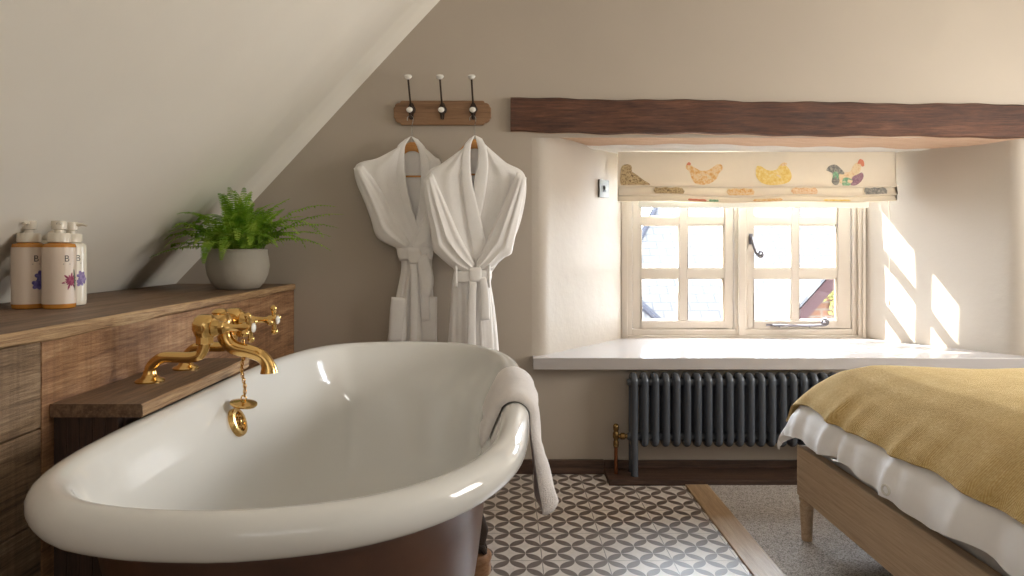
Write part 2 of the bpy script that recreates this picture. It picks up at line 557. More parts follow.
# window wall, its splayed recess
b = MB()
b.add([(-2.0, WY, -.1), (3.5, WY, -.1), (3.5, WY, ZS), (-2.0, WY, ZS)], [(0, 1, 2, 3)])
b.add([(-2.0, WY, ZB), (3.5, WY, ZB), (3.5, WY, 2.9), (-2.0, WY, 2.9)], [(0, 1, 2, 3)])
b.add([(-2.0, WY, ZS), (.125, WY, ZS), (.125, WY, ZB), (-2.0, WY, ZB)], [(0, 1, 2, 3)])
b.add([(2.54, WY, ZS), (3.5, WY, ZS), (3.5, WY, ZB), (2.54, WY, ZB)], [(0, 1, 2, 3)])
b.add([(-2.0, WY + .74, -.1), (3.5, WY + .74, -.1), (3.5, WY + .74, ZS), (-2.0, WY + .74, ZS)], [(0, 1, 2, 3)])
b.add([(-2.0, WY + .74, ZB), (3.5, WY + .74, ZB), (3.5, WY + .74, 2.9), (-2.0, WY + .74, 2.9)], [(0, 1, 2, 3)])
b.build('wall_back', M['wall'], smooth=False)['kind'] = 'structure'
b = MB()
for pl in (LREV, RREV):
    C = cat_rom(pl, 30)
    P = []
    for i, (xx, yy) in enumerate(C):
        row = []
        for j, z in enumerate(np.linspace(ZS - .02, ZB + .03, 15)):
            wob = .006 * math.sin(3.1 * z + 9 * xx) + .004 * math.sin(7 * z - 5 * xx)
            k = min(1, i / 8, (len(C) - 1 - i) / 8)
            row.append((xx + wob * k, yy + wob * .5 * k, z))
        P.append(row)
    b.grid(P)
# closing strips beside the window (hidden side of the masonry)
b.add([(.672, WY + .636, ZS), (.672, WY + .74, ZS), (.672, WY + .74, ZB + .03), (.672, WY + .636, ZB + .03)], [(0, 1, 2, 3)])
b.add([(2.086, WY + .636, ZS), (2.086, WY + .74, ZS), (2.086, WY + .74, ZB + .03), (2.086, WY + .636, ZB + .03)], [(0, 1, 2, 3)])
b.add([(-2.0, WY + .74, ZS), (.672, WY + .74, ZS), (.672, WY + .74, ZB), (-2.0, WY + .74, ZB)], [(0, 1, 2, 3)])
b.add([(2.086, WY + .74, ZS), (3.5, WY + .74, ZS), (3.5, WY + .74, ZB), (2.086, WY + .74, ZB)], [(0, 1, 2, 3)])
tag(b.build('wall_recess', M['recess'], angle=60), kind='structure')
# soffit behind the lintel, gently rounded
b = MB()
prof = [(WY + .31, ZB + .03), (WY + .325, ZB + .004), (WY + .345, ZB - .004), (WY + .38, ZB - .007), (WY + .45, ZB - .002), (WY + .75, ZB)]
b.grid([[(xx, yy, zz + .004 * math.sin(2.3 * xx + .5)) for yy, zz in prof] for xx in np.linspace(0.1, 2.7, 14)])
tag(b.build('ceiling_recess', plain('white soffit paint', srgb(216, 211, 203), 0.6)), kind='structure')

# the sloping ceiling, flat ceiling, other walls
b = MB()
zz = np.linspace(0.5, 2.62, 22)
yy = np.linspace(-1.7, WY, 30)
shade_hollow = lambda y: -.065 * np.interp(WY - y, [0, .04, .12, .28, .45, .60], [0, .70, 1.0, .55, .15, 0])  # hollow shaped into the slope for a dark shade band near the window wall
yy = np.concatenate([np.linspace(-1.7, WY - .65, 22), np.linspace(WY - .62, WY, 32)])
b.grid([[(slope_x(z) + shade_hollow(y) + .006 * math.sin(2.2 * y + z) + .004 * math.sin(4.1 * z + .7 * y), y, z) for z in zz] for y in yy])
tag(b.build('ceiling_slope', M['slope']), kind='structure')
b = MB()
b.box(slope_x(2.62) - .1, 3.45, -1.75, WY, 2.60, 2.7)
tag(b.build('ceiling', M['ceil'], smooth=False), kind='structure')
SW = (1.15, 2.55, 1.00, 2.10)                    # guessed, unseen window in the right wall, put in for fill: y0, y1, z0, z1
b = MB()
b.box(3.4, 3.5, -1.7, SW[0], -.1, 2.62).box(3.4, 3.5, SW[1], WY, -.1, 2.62)
b.box(3.4, 3.5, SW[0], SW[1], -.1, SW[2]).box(3.4, 3.5, SW[0], SW[1], SW[3], 2.62)
tag(b.build('wall_right', M['wall'], smooth=False), kind='structure')
b = MB()
b.box(3.42, 3.48, SW[0], SW[1], SW[2], SW[2] + .06).box(3.42, 3.48, SW[0], SW[1], SW[3] - .06, SW[3])
for y_ in (SW[0], (SW[0] + SW[1]) / 2 - .03, SW[1] - .06):
    b.box(3.42, 3.48, y_, y_ + .06, SW[2], SW[3])
b.box(3.485, 3.50, SW[0] + .001, SW[1] - .001, SW[2] + .001, SW[3] - .001)  # opaque backing added to close this opening against sky light
tag(b.build('window_3', M['frame_paint'], smooth=False), kind='structure')
b = MB()
b.box(-2.1, -2.0, -1.7, WY, -.1, 1.0)
tag(b.build('wall_left', M['slope'], smooth=False), kind='structure')
# wall behind the viewer with the opening of a guessed, unseen window
RW = (-0.7, 0.9, 1.15, 2.15)
b = MB()
b.box(-2.1, RW[0], -1.8, -1.7, -.1, 2.7).box(RW[1], 3.5, -1.8, -1.7, -.1, 2.7)
b.box(RW[0], RW[1], -1.8, -1.7, -.1, RW[2]).box(RW[0], RW[1], -1.8, -1.7, RW[3], 2.7)
tag(b.build('wall_front', M['slope'], smooth=False), kind='structure')
b = MB()
fx0, fx1, fz0, fz1 = RW
b.box(fx0, fx1, -1.78, -1.72, fz0, fz0 + .06).box(fx0, fx1, -1.78, -1.72, fz1 - .06, fz1)
for xx in (fx0, (fx0 + fx1) / 2 - .03, fx1 - .06):
    b.box(xx, xx + .06, -1.78, -1.72, fz0, fz1)
b.box(fx0, fx1, -1.765, -1.735, (fz0 + fz1) / 2 - .015, (fz0 + fz1) / 2 + .015)
b.box(fx0 + .001, fx1 - .001, -1.80, -1.785, fz0 + .001, fz1 - .001)      # opaque plate added outside to block the sky's light
tag(b.build('window_2', M['frame_paint'], smooth=False), kind='structure')

# timber lintel
xs = np.linspace(0.022, 2.80, 60)
b = MB()
top, bot, rings = [], [], []
for i, xx in enumerate(xs):
    t = (xx - .022) / 2.56
    zt = 1.823 - .036 * t + .003 * math.sin(9 * xx) + .002 * math.sin(31 * xx)
    zb = 1.655 - .030 * t + .003 * math.sin(7 * xx + 1) + .003 * math.sin(23 * xx)
    fy = WY - .028 + .004 * math.sin(5 * xx) + .003 * math.sin(17 * xx)
    rings.append([(xx, fy, zb + .006), (xx, fy - .002, (zt + zb) / 2), (xx, fy, zt - .008), (xx, fy + .012, zt), (xx, WY + .34, zt), (xx, WY + .335, zb - .004 * math.sin(4 * xx)), (xx, WY + .15, zb - .003), (xx, fy + .010, zb)])
R_ = np.array(rings)
n = len(xs)
vs = R_.reshape(-1, 3)
for j in range(8):
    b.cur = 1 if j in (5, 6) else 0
    b.add(np.concatenate([R_[:, j], R_[:, (j + 1) % 8]]), [(i, i + 1, n + i + 1, n + i) for i in range(n - 1)])
b.cur = 0
b.fan(R_[0])
b.fan(R_[-1])
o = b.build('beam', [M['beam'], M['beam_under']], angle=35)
tag(o, 'old dark timber beam over the window recess', 'beam', kind='structure')

# window board
b = MB()
pl = [(.128, WY - .075), (2.62, WY - .075), (2.62, WY - .002), (2.50, WY + .002), (2.44, WY + .10), (2.10, WY + .65), (.66, WY + .65), (.22, WY + .09), (.15, WY), (.128, WY - .002)]
b.prism([(xx, yy, 0) for xx, yy in pl], (0, 0, .515), (0, 0, .572))
o = b.build('trim_2', M['white_paint'], smooth=False, bevel=.004)
tag(o, 'white painted deep window board in the recess', 'window sill', kind='structure')

# skirting, boxed board under the radiator
b = MB()
b.box(-1.0, .474, WY - .02, WY, 0, .068)
tag(b.build('baseboard_left', M['skirting'], smooth=False, bevel=.002), kind='structure')
b = MB()
b.box(.475, 3.4, WY - .012, WY, .0255, .066)
tag(b.build('baseboard_back', M['skirting'], smooth=False, bevel=.002), kind='structure')
b = MB()
b.box(.4745, 3.4, WY - .18, WY - .001, 0, .025)
tag(b.build('trim_3', M['skirting'], smooth=False, bevel=.003), 'dark floor board under the radiator', 'floor board', kind='structure')

# ------------------------------------------------------------------ window
win = thing('window_1', 'cream cottage window with two casements of six panes in the deep recess', 'window', (1.34, WY + .65, .572), kind='structure')
YF = WY + .64                                    # room face of the frame
b = MB()
fx = (.659, 2.022, .572, 1.628)
for (x0, x1, z0, z1) in ((.659, .716, fx[2], fx[3]), (1.965, 2.022, fx[2], fx[3]), (.716, 1.965, fx[2], .634), (.716, 1.965, 1.572, fx[3]), (1.297, 1.372, .634, 1.572)):
    b.box(x0, x1, YF + .012, YF + .10, z0, z1)
# stepped mouldings
for (x0, x1, z0, z1) in ((.659, .688, fx[2], fx[3]), (1.993, 2.022, fx[2], fx[3]), (.688, 1.993, fx[2], .60), (.688, 1.993, 1.60, fx[3]), (1.315, 1.354, .60, 1.60)):
    b.box(x0, x1, YF - .006, YF + .012, z0, z1)
for (x0, x1, z0, z1) in ((.652, .668, .572, 1.628), (2.013, 2.029, .572, 1.628), (.668, 2.013, .572, .586)):
    b.box(x0, x1, YF - .016, YF - .006, z0, z1)
KW = (YF + .016) / 3.88
b.v = [(p_[0] * KW, p_[1], H + (p_[2] - H) * KW) for p_ in b.v]
b.build('window_frame', M['frame_paint'], win, smooth=False, bevel=.003)


def wk(b):
    k = (YF + .016) / 3.88
    b.v = [(p_[0] * k, p_[1], H + (p_[2] - H) * k) for p_ in b.v]
    return b


def casement(x0, x1, g):
    """g: glass x positions (a0,a1,b0,b1)"""
    b = MB()
    z0, z1 = .636, 1.570
    y0, y1 = YF + .022, YF + .062
    b.box(x0, g[0], y0, y1, z0, z1).box(g[3], x1, y0, y1, z0, z1)
    b.box(g[0], g[3], y0, y1, z0, .680).box(g[0], g[3], y0, y1, 1.522, z1)
    b.box(g[1], g[2], y0 + .004, y1 - .004, .680, 1.522)
    for za, zb in ((.924, .975), (1.228, 1.270)):
        b.box(g[0], g[1], y0 + .004, y1 - .004, za, zb).box(g[2], g[3], y0 + .004, y1 - .004, za, zb)
    # glazing bead round every pane
    for (p0, p1) in ((g[0], g[1]), (g[2], g[3])):
        for (q0, q1) in ((.680, .924), (.975, 1.228), (1.270, 1.522)):
            t = .008
            yb0, yb1 = y0 + .010, y0 + .026
            b.box(p0, p0 + t, yb0, yb1, q0, q1).box(p1 - t, p1, yb0, yb1, q0, q1).box(p0 + t, p1 - t, yb0, yb1, q0, q0 + t).box(p0 + t, p1 - t, yb0, yb1, q1 - t, q1)
    wk(b)
    c = b.build('casement', M['frame_paint'], win, smooth=False, bevel=.0025)
    bg = MB()
    bg.box(g[0] + .002, g[3] - .002, y0 + .0285, y0 + .0315, .682, 1.520)
    wk(bg)
    bg.build('glazing', M['glass'], c, smooth=False)
    return c


casement(.720, 1.294, (.767, .989, 1.028, 1.246))
casement(1.375, 1.961, (1.407, 1.628, 1.664, 1.888))
# curled iron latch
b = MB()
ly = YF + .018
b.box(1.382, 1.400, ly - .006, ly + .004, 1.115, 1.175)
b.ball((1.391, ly - .012, 1.150), .010, 12)
b.tube([(1.391, ly - .012, 1.150), (1.393, ly - .022, 1.13), (1.400, ly - .026, 1.10), (1.410, ly - .026, 1.07), (1.420, ly - .026, 1.055)] + [(1.437 + .016 * math.cos(a), ly - .026, 1.060 + .016 * math.sin(a)) for a in np.linspace(PI * 1.1, PI * 2.6, 12)] + [(1.434 + .008 * math.cos(a), ly - .026, 1.062 + .008 * math.sin(a)) for a in np.linspace(PI * .7, PI * 2.0, 8)], .0068, 8)
wk(b)
b.build('latch', M['grey_iron'], win)
b = MB()
sy = YF + .006
b.box(1.48, 1.60, sy + .004, sy + .016, .652, .662)
b.tube([(1.51, sy - .004, .657), (1.62, sy - .006, .655), (1.72, sy - .006, .654), (1.79, sy - .006, .657)] + [(1.805 + .018 * math.cos(a), sy - .006, .676 + .018 * math.sin(a)) for a in np.linspace(-PI / 2, PI * 1.2, 14)] + [(1.806 + .008 * math.cos(a), sy - .006, .677 + .008 * math.sin(a)) for a in np.linspace(PI * 1.2, PI * 2.6, 8)], .0065, 8)
for xx in (1.55, 1.72):
    b.lathe([(.005, 0), (.005, .014), (.008, .015), (.008, .018)], (xx, sy, .644), (0, 0, 1), 10)
wk(b)
b.build('stay', M['grey_iron'], win)

# ------------------------------------------------------------------ roman blind
BY = WY + .446
bl = thing('roman_blind', 'cream roman blind printed with hens, folded up above the window', 'blind', (1.38, BY, ZB))
# profile (y offset, z): flat panel, then two soft folds
prof = [(0, 1.625), (0, 1.60), (-.001, 1.55), (-.003, 1.50), (-.006, 1.46), (-.012, 1.440), (-.020, 1.431), (-.026, 1.434), (-.022, 1.441), (-.010, 1.436), (.0, 1.425),
        (-.006, 1.408), (-.014, 1.394), (-.022, 1.386), (-.028, 1.388), (-.022, 1.394), (-.010, 1.388), (.0, 1.380), (-.006, 1.368), (-.014, 1.358), (-.018, 1.355), (-.008, 1.353), (.006, 1.356), (.008, 1.40), (.010, 1.60), (.010, 1.625)]


def sag(x, z):
    """folds dip a little between the cords"""
    k = max(0, min(1, (1.50 - z) / .12))
    return -k * .008 * math.sin(PI * (x - .618) / 1.53) + k * .004 * math.sin(9 * x)


def blind_y(x, z):
    zs = [q[1] for q in prof[:6]][::-1]
    ys = [q[0] for q in prof[:6]][::-1]
    return BY + float(np.interp(z, zs, ys)) + .0025 * math.sin(11 * x)


b = MB()
X = np.linspace(.618, 2.148, 60)
b.grid([[(xx, BY + dy + .0025 * math.sin(11 * xx), z + sag(xx, z)) for dy, z in prof] for xx in X], cv=True)
b.fan([(X[0], BY + dy + .0025 * math.sin(11 * X[0]), z + sag(X[0], z)) for dy, z in prof])
b.fan([(X[-1], BY + dy + .0025 * math.sin(11 * X[-1]), z + sag(X[-1], z)) for dy, z in prof])
b.build('blind_fabric', M['linen'], bl, angle=70)
b = MB()
b.box(.735, 2.01, BY + .012, BY + .022, 1.318, 1.356)
b.build('bottom_batten', plain('white lining', srgb(240, 238, 226), .8), bl, smooth=False, bevel=.003)
b = MB()
b.tube([(2.112, BY + .0, 1.37), (2.113, BY - .006, 1.2), (2.112, BY - .006, 1.0), (2.112, BY - .004, .80)], .0018, 6)
b.lathe([(.002, 0), (.006, .004), (.006, .02), (.003, .026)], (2.112, BY - .004, .775), seg=10)
b.build('pull_cord', M['linen'], bl)


def hen_part(name, polys, cx, cz, s, vk=.58):
    """polys: [(material, [(u,v)...])] printed on the flat panel of the blind"""
    b = MB()
    mats = []
    for m, pts in polys:
        if m not in mats:
            mats.append(m)
        b.cur = mats.index(m)
        C = cat_rom(pts, 40, True)
        order = [q_[1] for q_ in polys].index(pts)
        ring = []
        for uu, vv in C:
            xx, zv = cx + uu * s, cz + vv * s * vk
            ring.append((xx, blind_y(xx, zv) - .0012 - .0003 * order, zv + sag(xx, zv)))
        b.fan(ring)
    return b.build(name, [M[k] for k in mats], bl, smooth=False)


HEN = [(-.50, .50), (-.42, .52), (-.36, .40), (-.27, .24), (-.10, .20), (.10, .22), (.24, .32), (.36, .52), (.50, .50), (.52, .28), (.42, .08), (.34, -.18), (.16, -.38), (-.06, -.46), (-.26, -.40), (-.36, -.16), (-.42, .14), (-.52, .34)]
hen_part('printed_hen', [('hen_gold', HEN), ('hen_red', [(-.50, .50), (-.44, .62), (-.38, .56), (-.40, .48)]), ('hen_cream', [(-.16, .0), (.1, .02), (.2, -.16), (.0, -.24)])], at(704, 0, BY)[0], 1.1 + 72 / F * BY, .195)
HEN2 = [(-.50, .30), (-.46, .48), (-.34, .46), (-.24, .30), (-.06, .24), (.10, .30), (.18, .50), (.30, .56), (.40, .44), (.50, .18), (.52, -.12), (.40, -.36), (.1, -.46), (-.2, -.44), (-.40, -.28), (-.50, .0)]
hen_part('printed_hen', [('hen_yellow', HEN2), ('hen_gold', [(.2, .50), (.28, .64), (.40, .60), (.34, .48)]), ('hen_cream', [(-.1, .0), (.16, .02), (.2, -.2), (-.04, -.2)])], at(773, 0, BY)[0], 1.1 + 71.5 / F * BY, .19)
OWL = [(-.40, .45), (-.28, .62), (-.08, .62), (.0, .46), (-.02, .26), (.16, .08), (.44, -.24), (.66, -.48), (.2, -.48), (-.2, -.48), (-.42, -.46), (-.44, 0)]
hen_part('printed_hen', [('hen_brown', OWL)], at(628, 0, BY)[0] + .022, 1.1 + 71 / F * BY, .150, .68)
hen_part('printed_rooster', [('hen_cream', [(-.30, .10), (-.10, .02), (.10, .04), (.30, .10), (.40, -.10), (.30, -.36), (.06, -.44), (-.14, -.36), (-.26, -.14)]), ('hen_dark', [(-.52, .14), (-.44, .32), (-.26, .38), (-.12, .22), (-.02, .02), (-.14, -.10), (-.18, -.34), (-.28, -.44), (-.38, -.30), (-.34, -.06), (-.40, .10)]),
                             ('hen_cream', [(-.02, .04), (.14, .10), (.22, .32), (.32, .46), (.44, .40), (.42, .16), (.34, -.06), (.16, -.20), (.0, -.14)]),
                             ('hen_plum', [(.20, -.12), (.34, -.02), (.46, .06), (.50, -.10), (.42, -.30), (.26, -.44), (.12, -.40)]),
                             ('hen_green', [(-.06, -.18), (.06, -.14), (.18, -.24), (.12, -.42), (-.02, -.48), (-.10, -.40)]),
                             ('hen_green', [(-.34, .02), (-.24, .10), (-.18, -.08), (-.24, -.24), (-.32, -.20)]),
                             ('hen_red', [(.34, .42), (.40, .60), (.50, .54), (.52, .34), (.46, .30), (.42, .40)])], at(845, 0, BY)[0], 1.1 + 73 / F * BY, .20, .68)


def fold_print(px0, px1, z0, z1, yo, mat, order=0):
    """the part of a printed bird that shows on a folded strip"""
    x0, x1 = at(px0, 0, BY)[0], at(px1, 0, BY)[0]
    b = MB()
    pts = []
    for i in range(15):
        t = i / 14
        pts.append((x0 + (x1 - x0) * t, z1 - (z1 - z0) * (.12 * abs(math.sin(9 * t + px0)) if 0 < i < 14 else .5)))
    low = [(x1 - (x1 - x0) * i / 14, z0 + (z1 - z0) * (.10 * abs(math.sin(11 * i / 14 + px0)) if 0 < i < 14 else .5)) for i in range(15)]
    ring = []
    for xx, zv in pts + low:
        zs = [q[1] for q in yo][::-1]
        ys = [q[0] for q in yo][::-1]
        ring.append((xx, BY + float(np.interp(zv, zs, ys)) + .0025 * math.sin(11 * xx) - .005, zv + sag(xx, zv)))
    b.fan(ring)
    b.build('printed_hen', M[mat], bl, smooth=False)


f1 = [(-.012, 1.440)] + prof[10:14]
f2 = prof[17:20]
fold_print(653, 684, 1.389, 1.431, f1, 'hen_brown')
fold_print(726, 754, 1.389, 1.431, f1, 'hen_gold')
fold_print(790, 817, 1.389, 1.431, f1, 'hen_pink')
fold_print(863, 886, 1.389, 1.431, f1, 'hen_dark')
fold_print(687, 706, 1.358, 1.372, f2, 'hen_red')
fold_print(708, 718, 1.358, 1.372, f2, 'hen_green')
fold_print(752, 782, 1.357, 1.374, f2, 'hen_gold')
fold_print(822, 850, 1.358, 1.370, f2, 'hen_yellow')

# ------------------------------------------------------------------ switch plate on the splayed reveal
sx, sy_, sz = .538, 3.770, 1.421
o_ = thing('switch_plate', 'square brushed steel switch plate in the recess beside the blind', 'switch', (sx, sy_, sz))
dv = Vector((.256, .301, 0)).normalized()
nv = Vector((dv.y, -dv.x, 0))


def plate(mb, w, h, d0, d1, du=0, dz=0):
    c = Vector((sx, sy_, sz)) + dv * du + Vector((0, 0, dz))
    mb.prism([c - dv * w / 2 - Vector((0, 0, h / 2)), c + dv * w / 2 - Vector((0, 0, h / 2)), c + dv * w / 2 + Vector((0, 0, h / 2)), c - dv * w / 2 + Vector((0, 0, h / 2))], nv * d0, nv * d1)


b = MB()
plate(b, .098, .098, -.003, .007)
b.build('cover_plate', M['steel'], o_, smooth=False, bevel=.002)
b = MB()
plate(b, .026, .036, .0065, .0085)
b.build('switch_surround', M['slot'], o_, smooth=False)
b = MB()
plate(b, .010, .020, .0075, .015, 0, .004)
b.build('toggle', M['steel'], o_, smooth=False, bevel=.002)

# ================================================================== EXTERIOR
def uv_planar(o, ux, uz):
    me = o.data
    uv = me.uv_layers.new(name='UVMap')
    for lp in me.loops:
        p = me.vertices[lp.vertex_index].co
        uv.data[lp.index].uv = (p.dot(ux), p.dot(uz))


house = thing('neighbouring_house', 'slate roofed house seen through the window panes', 'house', (3.5, 9.5, -3))
# big roof slope, its verge rising at the left
Ye, Yr = 8.6, 11.6
ze, zr = -.7, 2.1
b = MB()
va = at(622, 0, Ye)[0]
r0 = (1.35, Ye, ze)
q = [(1.25, Ye, ze), (7.5, Ye, ze), (7.5, Yr, zr), (2.75, Yr, zr), (1.62, Ye + 1.3, ze + 1.3 * (zr - ze) / (Yr - Ye))]
nrm = Vector((0, -(zr - ze), (Yr - Ye))).normalized()
b.prism(q, nrm * -.06, nrm * 0)
o = b.build('roof', M['slate'], house, smooth=False)
uv_planar(o, Vector((1, 0, 0)), Vector((0, (Yr - Ye), (zr - ze))).normalized())
b = MB()
b.box(1.5, 7.4, Ye + .25, Yr - .1, -3, ze - .02)
b.build('wall', M['brick'], house, smooth=False)
b = MB()
b.tube([(1.20, Ye - .02, ze - .02), (1.58, Ye + 1.3, ze + 1.3 * (zr - ze) / (Yr - Ye) + .01), (2.72, Yr, zr + .02)], .05, 8)
b.build('verge', M['lead'], house)
for p0, p1 in (((634, 297), (662, 325)), ((774, 324), (792, 308))):
    b = MB()
    k0, k1 = [(p_[0], Ye + (p_[2] - ze) * (Yr - Ye) / (zr - ze), p_[2] + .03) for p_ in (at(p0[0], p0[1], 9.35), at(p1[0], p1[1], 9.35))]
    b.tube([k0, k1], .05, 8)
    b.build('lead_flashing', M['lead'], house)
shed = thing('gabled_outhouse', 'brick gable with brown bargeboard seen through the lower right pane', 'outhouse', (3.4, 7.0, -3))
Yg = 7.0
a0, a1 = at(788, 326, Yg), at(836, 273, Yg)
ap = (a1[0], a1[2])
sl = (a1[2] - a0[2]) / (a1[0] - a0[0])
b = MB()
xl, xr = ap[0] - 1.3, ap[0] + 1.3
zl = ap[1] - sl * 1.3
b.prism([(xl, Yg + .12, -3), (xr, Yg + .12, -3), (xr, Yg + .12, zl - .02), (ap[0], Yg + .12, ap[1] - .05), (xl, Yg + .12, zl - .02)], (0, 0, 0), (0, .25, 0))
b.build('gable_wall', M['brick'], shed, smooth=False)
for sgn in (-1, 1):
    b = MB()
    b.prism([(ap[0], Yg + .05, ap[1] + .02), (ap[0] + sgn * 1.42, Yg + .05, ap[1] + .02 - sl * 1.42), (ap[0] + sgn * 1.42, Yg + .05, ap[1] - .16 - sl * 1.42), (ap[0], Yg + .05, ap[1] - .16)], (0, -.02, 0), (0, .04, 0))
    b.build('bargeboard', M['barge'], shed, smooth=False)
b = MB()
for sgn in (-1, 1):
    b.prism([(ap[0], Yg, ap[1] + .05), (ap[0] + sgn * 1.5, Yg, ap[1] + .05 - sl * 1.5), (ap[0] + sgn * 1.5, Yg + 1.3, ap[1] + .05 - sl * 1.5), (ap[0], Yg + 1.3, ap[1] + .05)], (0, 0, 0), (0, 0, .04))
o = b.build('roof', M['slate'], shed, smooth=False)
uv_planar(o, Vector((0, 1, 0)), Vector((1, 0, 0)))
# climbing greenery on the gable
b = MB()
for i in range(140):
    cx_, cz_ = at(834, 0, Yg + .1)[0] + random.gauss(.05, .05), at(0, 297, Yg + .1)[2] + random.gauss(0, .07)
    a_ = random.random() * 6.28
    s_ = .025 + .02 * random.random()
    yl = Yg + .098 + random.random() * .02
    b.add([(cx_, yl, cz_), (cx_ + s_ * math.cos(a_), yl - .02, cz_ + s_ * math.sin(a_)), (cx_ + 1.6 * s_ * math.cos(a_ + .5), yl, cz_ + 1.6 * s_ * math.sin(a_ + .5)), (cx_ + s_ * math.cos(a_ + 1), yl - .01, cz_ + s_ * math.sin(a_ + 1))], [(0, 1, 2, 3)])
o = b.build('climbing_foliage', plain('yellow green leaves', srgb(84, 80, 30), .9), None, smooth=False)
tag(o, 'yellow green climbing leaves on the brick gable outside', 'plant', kind='stuff')
b = MB()
b.box(-25, 30, WY + .9, 40, -3.1, -3.0)
tag(b.build('ground', M['ground'], smooth=False), kind='structure')

# ================================================================== BATH
CTRL = [(-.47, .965), (-.36, .972), (-.22, 1.015), (-.105, 1.10), (-.022, 1.215), (.033, 1.37), (.055, 1.60), (.060, 1.95), (.054, 2.25), (.028, 2.47), (-.04, 2.645), (-.150, 2.775), (-.327, 2.838), (-.51, 2.836), (-.675, 2.775), (-.77, 2.64), (-.825, 2.42), (-.851, 2.1), (-.856, 1.7), (-.853, 1.43), (-.838, 1.26), (-.795, 1.125), (-.70, 1.025), (-.59, .98)]
NT_ = 120
OUT = cat_rom(CTRL, NT_, True)
tan = np.roll(OUT, -1, axis=0) - np.roll(OUT, 1, axis=0)
tan /= np.linalg.norm(tan, axis=1)[:, None]
INN = np.stack([-tan[:, 1], tan[:, 0]], axis=1)
cen = np.array([-.40, 1.88])
if ((cen - OUT[0]) @ INN[0]) < 0:
    INN = -INN


def rim_ring(inset, z):
    P = OUT + INN * inset
    return np.concatenate([P, np.full((NT_, 1), z)], axis=1)


tub = thing('roll_top_bath', 'large white enamelled roll top bath with brown outside', 'bath', (-.40, 1.9, 0))
RR, ZC = .036, .676
rings = []
for a in np.linspace(math.radians(-75), math.radians(150), 16):
    rings.append(rim_ring(RR - RR * math.cos(a), ZC + RR * math.sin(a)))
rings.append(rim_ring(.081, .666))
base_in = rim_ring(.100, .62)
bo = np.stack([cen[0] + (OUT[:, 0] - cen[0]) * .50, cen[1] + (OUT[:, 1] - cen[1]) * .60], axis=1)
inner_prof = [(.0, .62), (.16, .57), (.24, .50), (.33, .40), (.48, .31), (.62, .25), (.82, .222), (1.0, .212)]
for e, z in inner_prof:
    P = base_in[:, :2] * (1 - e) + bo * e
    rings.append(np.concatenate([P, np.full((NT_, 1), z)], axis=1))
for k, z in ((.6, .208), (.25, .205)):
    P = cen + (bo - cen) * k
    rings.append(np.concatenate([P, np.full((NT_, 1), z)], axis=1))
b = MB()
b.grid(np.array(rings), cv=True)
b.fan(rings[-1])
b.build('enamel_basin', M['enamel'], tub, angle=80)
rings = []
bo2 = np.stack([cen[0] + (OUT[:, 0] - cen[0]) * .58, cen[1] + (OUT[:, 1] - cen[1]) * .68], axis=1)
base_o = rim_ring(.098, .60)
rings.append(rim_ring(.034, .650))
rings.append(rim_ring(.062, .638))
rings.append(rim_ring(.083, .622))
for e, z in [(0, .600), (.07, .54), (.14, .48), (.22, .41), (.31, .34), (.44, .26), (.60, .20), (.82, .165), (1.0, .155)]:
    P = base_o[:, :2] * (1 - e) + bo2 * e
    rings.append(np.concatenate([P, np.full((NT_, 1), z)], axis=1))
P = cen + (bo2 - cen) * .4
rings.append(np.concatenate([P, np.full((NT_, 1), .15)], axis=1))
b = MB()
b.grid(np.array(rings), cv=True)
b.fan(rings[-1])
b.build('outer_shell', M['tub_outer'], tub, angle=80)
for (fx_, fy_) in ((-.105, 2.30), (-.70, 2.30), (-.13, 1.45), (-.70, 1.45)):
    sg = 1 if fx_ > -.4 else -1
    b = MB()
    b.tube([(fx_ - sg * .06, fy_, .215), (fx_ - sg * .015, fy_, .185), (fx_ + sg * .012, fy_, .14), (fx_ + sg * .006, fy_, .10), (fx_ + sg * .004, fy_, .082)], [.050, .042, .030, .024, .032], 14, flat=1.2)
    for k in (-1, 0, 1):
        b.tube([(fx_ + sg * .006, fy_ + k * .014, .10), (fx_ + sg * .028, fy_ + k * .020, .092), (fx_ + sg * .036, fy_ + k * .022, .076)], [.012, .011, .007], 8)
    ft = b.build('claw_foot', M['iron'], tub)
    b = MB()
    b.lathe([(.040, 0), (.046, .006), (.048, .030), (.045, .046), (.049, .054), (.049, .066), (.044, .074), (.02, .075)], (fx_ + sg * .008, fy_, 0), seg=28)
    b.build('wooden_foot_block', M['pad_wood'], ft)
# overflow rose on the inner wall, waste in the bottom
ov = Vector((-.748, 1.90, .612))
ax = Vector((.93, 0, .36)).normalized()
b = MB()
b.lathe([(.040, -.02), (.041, .004), (.038, .010), (.028, .011), (.026, .006)], ov, ax, 28, caps=False)
b.lathe([(.026, .004), (.020, .005)], ov, ax, 28, caps=False)
b.lathe([(.008, -.004), (.008, .012), (.004, .014)], ov, ax, 16)
uu = ax.orthogonal().normalized()
ww = ax.cross(uu)
for k in range(6):
    d = uu * math.cos(k * PI / 3) + ww * math.sin(k * PI / 3)
    b.tube([ov + ax * .006, ov + ax * .006 + d * .024], .0035, 6)
    b.ball(ov + ax * .008 + d * .017, .006, 8)
b.build('overflow', M['brass'], tub)
b = MB()
b.lathe([(.028, 0), (.032, .004), (.024, .006), (.020, .002)], (-.42, 1.9, .206), seg=24)
b.build('waste', M['brass'], tub)

